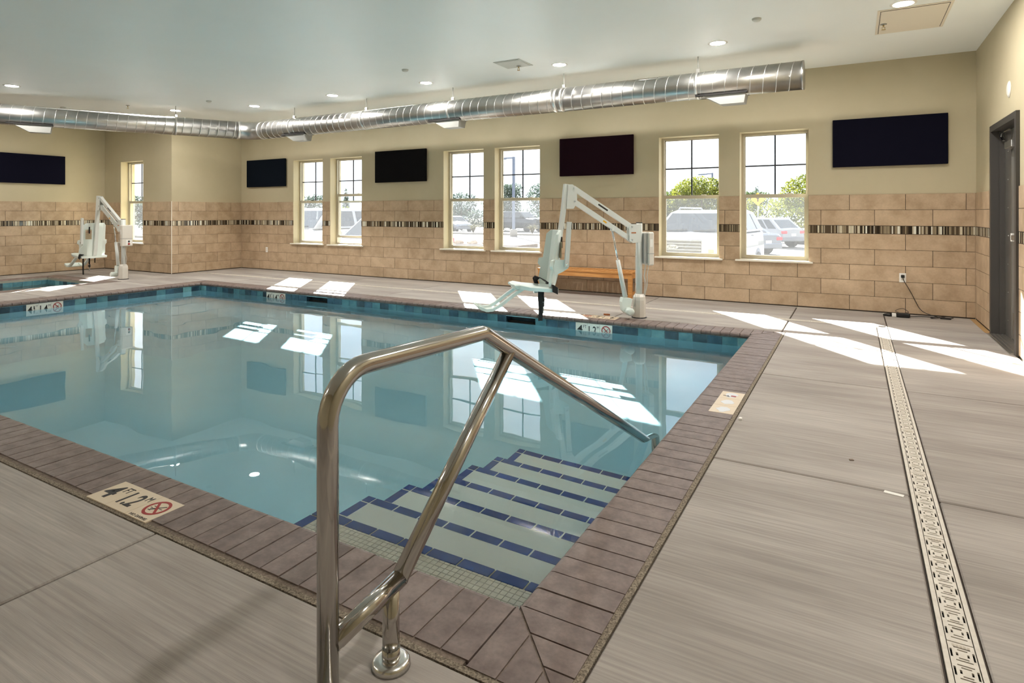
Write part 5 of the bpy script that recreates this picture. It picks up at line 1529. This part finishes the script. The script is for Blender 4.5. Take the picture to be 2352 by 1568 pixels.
def car(name, label, loc, heading, L, W, H, paint_, kind='suv', front=None, rails=False, two_tone=False, group='parked cars'):
    """+y is forward; heading = direction the nose points (radians from +x)"""
    c = thing(name, label, 'car', loc, heading - PI / 2, group)
    w = W / 2; l = L / 2; zs = 0.26 if kind == 'sedan' else 0.32
    belt = H * (0.69 if kind == 'suv' else 0.62 if kind == 'hatch' else 0.66)
    hood = belt * (0.98 if kind == 'suv' else 0.95)
    if kind == 'sedan':
        st = [(-l, .82, .40, belt * .90), (-l + .12, .93, zs, belt * .99), (-l + .9, .99, zs, belt * 1.02), (-.3, 1, zs, belt), (l * .42, 1, zs, belt), (l * .72, .98, zs, hood * .93), (l - .22, .92, zs, hood * .82), (l, .74, .34, hood * .66)]
        cab = dict(wb=l * .42, rf=l * .12, rr=-l * .42, rb=-l * .74)
    elif kind == 'hatch':
        st = [(-l, .84, .42, belt * .98), (-l + .12, .95, zs, belt * 1.05), (-l + .9, 1, zs, belt * 1.06), (0, 1, zs, belt), (l * .45, 1, zs, belt * .98), (l * .75, .98, zs, hood * .92), (l - .2, .92, zs, hood * .82), (l, .76, .36, hood * .66)]
        cab = dict(wb=l * .48, rf=l * .14, rr=-l * .62, rb=-l * .93)
    else:
        st = [(-l, .90, .45, belt * .98), (-l + .1, .97, zs, belt), (-l + .9, 1, zs, belt), (0, 1, zs, belt), (l * .45, 1, zs, belt * .99), (l * .80, .99, zs, hood * .95), (l - .12, .96, zs, hood * .94), (l, .88, .40, hood * .90)]
        cab = dict(wb=l * .50, rf=l * .24, rr=-l * .84, rb=-l * .96)
    t = MB(); sec = []
    for (y_, k, s0, zb) in st:
        ww = w * k
        sec.append([(-ww * .90, y_, s0), (-ww, y_, s0 + .16), (-ww, y_, (s0 + zb) / 2 + .06), (-ww * .965, y_, zb - .07), (-ww * .80, y_, zb), (0, y_, zb + .025),
                    (ww * .80, y_, zb), (ww * .965, y_, zb - .07), (ww, y_, (s0 + zb) / 2 + .06), (ww, y_, s0 + .16), (ww * .90, y_, s0)])
    n_ = 11; vv = [p for s_ in sec for p in s_]; F = []
    for i in range(len(sec) - 1):
        for j in range(n_):
            F.append((i * n_ + j, i * n_ + (j + 1) % n_, (i + 1) * n_ + (j + 1) % n_, (i + 1) * n_ + j))
    F += [tuple(range(n_)), tuple((len(sec) - 1) * n_ + j for j in range(n_))]
    t.add(vv, orient(vv, F, (0, 0, 0.6)), 0, False); body = t.build('body', paint_, c)
    # cabin
    zb0 = belt - 0.03; zr = H - (0.06 if rails else 0); rw = w * (.76 if kind != 'suv' else .74); bw = w * .94
    A = [(-bw, cab['wb'], zb0), (bw, cab['wb'], zb0), (bw, cab['rb'], zb0), (-bw, cab['rb'], zb0)]
    yf_, yr = cab['rf'], cab['rr']
    Rr = [(-rw, yf_, zr - .07), (rw, yf_, zr - .07), (rw, yr, zr - .06), (-rw, yr, zr - .06)]
    T = [(-rw * .86, yf_ - .25, zr), (rw * .86, yf_ - .25, zr), (rw * .86, yr + .2, zr), (-rw * .86, yr + .2, zr)]
    t = MB(); vv = A + Rr + T
    F = [(0, 1, 5, 4), (1, 2, 6, 5), (2, 3, 7, 6), (3, 0, 4, 7), (4, 5, 9, 8), (5, 6, 10, 9), (6, 7, 11, 10), (7, 4, 8, 11), (8, 9, 10, 11)]
    t.add(vv, orient(vv, F, (0, (yf_ + yr) / 2, (belt + H) / 2))); t.build('cabin', paint_, c)
    def pane(name_, a, b_, c_, d_, m=(.06, .06, .08, .06), mm=car_glass):
        """inset quad on a cabin face a-b (bottom) c-d (top, c above b)"""
        a, b_, c_, d_ = map(Vector, (a, b_, c_, d_))
        q = lambda u, v: (a * (1 - u) + b_ * u) * (1 - v) + (d_ * (1 - u) + c_ * u) * v
        nn = (b_ - a).cross(d_ - a).normalized()
        cen = Vector((0, (yf_ + yr) / 2, (belt + H) / 2))
        if nn.dot(q(.5, .5) - cen) < 0: nn = -nn
        pts = [q(m[0], m[2]), q(1 - m[1], m[2]), q(1 - m[1], 1 - m[3]), q(m[0], 1 - m[3])]
        vv = [p + nn * .002 for p in pts] + [p + nn * .012 for p in pts]
        g = MB(); g.add(vv, orient(vv, [(0, 1, 2, 3), (4, 5, 6, 7), (0, 1, 5, 4), (1, 2, 6, 5), (2, 3, 7, 6), (3, 0, 4, 7)], sum((Vector(p) for p in vv), Vector()) / 8)); g.build(name_, mm, c)
    pane('windscreen', A[0], A[1], Rr[1], Rr[0], (.05, .05, .05, .05))
    pane('rear_window', A[2], A[3], Rr[3], Rr[2], (.12, .12, .12, .10))
    for s_ in (-1, 1):
        base = lambda y_: Vector((s_ * bw, y_, zb0)); top = lambda y_: Vector((s_ * rw, y_, zr - .065))
        yb_ = [cab['wb'] - .18, cab['wb'] * .5 + cab['rb'] * .5 + .12, cab['wb'] * .5 + cab['rb'] * .5 + .02, cab['rb'] + .75, cab['rb'] + .66, cab['rb'] + .12]
        yt_ = [yf_ - .06, yb_[1] - .03, yb_[2] - .03, yr + .62, yr + .54, yr + .14]
        for k in (0, 2, 4):
            if k == 4 and kind == 'sedan': continue
            pane('side_window', base(yb_[k]), base(yb_[k + 1]), top(yt_[k + 1]), top(yt_[k]), (.02, .02, .10, .07))
    # wheels
    wr = 0.36 if kind != 'sedan' else 0.32
    for s_ in (-1, 1):
        for y_ in (l * .62, -l * .60):
            t = MB(); t.lathe([(0.0, -.004), (wr * 1.18, -.004), (wr * 1.18, .012), (0, .012)], 22, c=(0, 0, 0), axis='x')
            o = t.build('wheel_arch', trim_grey if two_tone else black_plastic, c); o.location = (s_ * (w - .002), y_, wr + .03)
            t = MB(); t.lathe([(wr * .62, -.11), (wr * .95, -.11), (wr, -.08), (wr, .08), (wr * .95, .11), (wr * .62, .11)], 24, axis='x'); o = t.build('tyre', tyre, c); o.location = (s_ * (w - .085), y_, wr)
            t = MB(); t.lathe([(0.0, -.02), (wr * .62, -.05), (wr * .64, .05), (0.0, .02)], 10, axis='x', smooth=False); r_ = t.build('rim', alloy, c); r_.location = (s_ * (w - .03), y_, wr)
    # mirrors, handles
    for s_ in (-1, 1):
        y_ = cab['wb'] - .28
        t = MB(); t.box(s_ * (w + .10) - .11, s_ * (w + .10) + .11, y_ - .06, y_ + .06, belt - .0, belt + .19, bevel=.025); mo = t.build('mirror', paint_, c)
        t = MB(); t.box(s_ * (w + .11) - .09, s_ * (w + .11) + .09, y_ - .066, y_ - .058, belt + .02, belt + .17); t.build('mirror_glass', car_glass, mo)
        for k in (0.05, -1.0):
            t = MB(); t.box(s_ * w - .012, s_ * w + .022, k - .09, k + .09, belt - .14, belt - .11, bevel=.006); t.build('door_handle', paint_, c)
    if rails:
        for s_ in (-1, 1):
            t = MB(); t.tube([(s_ * rw * .84, yf_ - .28, zr - .005), (s_ * rw * .84, yf_ - .42, zr + .055), (s_ * rw * .84, yr + .45, zr + .055), (s_ * rw * .84, yr + .30, zr - .005)], .02, 8); t.build('roof_rail', car_silver, c)
    # nose
    zg = st[-1][3]
    if front == 'bars':
        t = MB(); t.box(-.62, .62, l - .06, l + .012, zg - .30, zg + .02, bevel=.02); g = t.build('grille', grille_dark, c)
        for k in range(5):
            b_ = MB(); b_.box(-.62, .62, l + .010, l + .03, zg - .275 + k * .066, zg - .250 + k * .066, bevel=.004); b_.build('grille_bar', car_silver, g)
        b_ = MB(); n2 = 24
        vv = []
        for (k, yy) in ((1.0, l + .028), (1.0, l + .046), (.88, l + .048)):
            vv += [(.135 * k * math.cos(2 * PI * i / n2), yy, zg - .145 + .055 * k * math.sin(2 * PI * i / n2)) for i in range(n2)]
        F = [tuple(range(n2)), tuple(2 * n2 + i for i in range(n2))] + [(r_ * n2 + i, r_ * n2 + (i + 1) % n2, (r_ + 1) * n2 + (i + 1) % n2, (r_ + 1) * n2 + i) for r_ in (0, 1) for i in range(n2)]
        b_.add(vv, orient(vv, F, (0, l + .037, zg - .145))); bd = b_.build('oval_badge', car_silver, g)
        me = text_mesh('Ford', 0.085, print_black, bold=0.001)
        for p in me.vertices: p.co = Vector((-p.co.x - p.co.y * 0.18, l + .0495 + p.co.z, zg - .145 + p.co.y))
        obj('badge_lettering', me, bd)
        for s_ in (-1, 1):
            b_ = MB(); b_.box(s_ * .77 - .125, s_ * .77 + .125, l - .16, l + .004, zg - .26, zg + .06, bevel=.03); b_.build('headlamp', lamp_clear, c)
            b_ = MB(); b_.box(s_ * .77 - .10, s_ * .77 + .02, l - .05, l + .010, zg - .25, zg - .17, bevel=.01); b_.build('indicator', lamp_amber, c)
    else:
        t = MB(); t.box(-.42 * W / 1.8, .42 * W / 1.8, l - .05, l + .006, zg - .22, zg - .08, bevel=.02); t.build('grille', grille_dark, c)
        for s_ in (-1, 1):
            b_ = MB(); vv = [(s_ * w * .42, l - .02, zg - .03), (s_ * w * .80, l - .26, zg + .10), (s_ * w * .86, l - .40, zg + .07), (s_ * w * .74, l - .10, zg - .09)]
            vv = vv + [(p[0], p[1] + .03, p[2] + .035) for p in vv]
            b_.add(vv, orient(vv, [(0, 1, 2, 3), (4, 5, 6, 7), (0, 1, 5, 4), (1, 2, 6, 5), (2, 3, 7, 6), (3, 0, 4, 7)], sum((Vector(p) for p in vv), Vector()) / 8)); b_.build('headlamp', lamp_clear, c)
    t = MB(); t.box(-w * .86, w * .86, l - .18, l + .03, zs + .02, zs + .22, bevel=.03); t.build('front_bumper', trim_grey if two_tone else paint_, c)
    # tail
    t = MB(); t.box(-w * .86, w * .86, -l - .04, -l + .18, zs + .02, zs + .24, bevel=.03); t.build('rear_bumper', trim_grey if kind != 'sedan' else paint_, c)
    for s_ in (-1, 1):
        t = MB(); zt_ = st[0][3]; t.box(s_ * w * .70 - .17, s_ * w * .70 + .17, -l - .02, -l + .16, zt_ - .20, zt_ - .06, bevel=.02); t.build('tail_lamp', lamp_red, c)
    t = MB(); t.box(-.16, .16, -l - .012, -l + .01, st[0][3] - .32, st[0][3] - .20); t.build('number_plate', paper_white, c)
    for s_ in (-.35, .3):
        t = MB(); t.bar((s_ + .3, cab['wb'] - .02, belt + .02), (s_ - .2, cab['wb'] - .06, belt + .06), .02, .012); t.build('wiper', black_plastic, c)
    return c
down = -PI / 2
car('car', 'white SUV with a barred grille and oval badge facing the window', (-3.22, 15.41, GZ + 0.05), down - math.radians(4.5), 4.8, 1.87, 1.85, car_white, 'suv', front='bars', rails=True, two_tone=True)
car('car', 'white hatchback with red tail lamps in the right window', (-4.4, 34.6, GZ), math.atan2(.58, -.81), 4.3, 1.78, 1.52, car_white, 'hatch')
car('car', 'silver sedan tail beside the white hatchback', (-4.96, 28.3, GZ), math.atan2(.58, -.81), 4.6, 1.8, 1.38, car_silver, 'sedan')
car('car', 'white car nose at the right edge of the right window', (1.0, 17.5, GZ), down, 4.6, 1.8, 1.45, car_white, 'sedan')
car('car', 'pale sedan parked right of the white hatchback', (-1.2, 38.5, GZ), PI, 4.6, 1.8, 1.42, car_white, 'sedan')
car('car', 'white crossover bonnet close outside the second window', (-11.95, 13.55, GZ), down, 4.5, 1.85, 1.70, car_white, 'hatch')
car('car', 'tall white SUV beyond the first window', (-14.75, 13.75, GZ), down, 4.9, 1.95, 1.92, car_white, 'suv', rails=False)
car('car', 'silver sedan parked far behind the third window', (-32.8, 46.6, GZ), -0.55, 4.7, 1.82, 1.48, car_silver, 'sedan')
car('car', 'dark SUV parked far behind the lamp post', (-28.0, 50.6, GZ), -0.15, 5.2, 1.98, 1.92, car_dark, 'suv')
car('car', 'white sedan nose low outside the lamp post window', (-5.45, 13.75, GZ), down, 4.6, 1.80, 1.40, car_white, 'sedan')
car('car', 'red car roof far behind the silver sedan', (-41.5, 50.0, GZ), 0.2, 4.6, 1.8, 1.5, plain('car_red', srgb(176, 60, 56), 0.25), 'hatch')
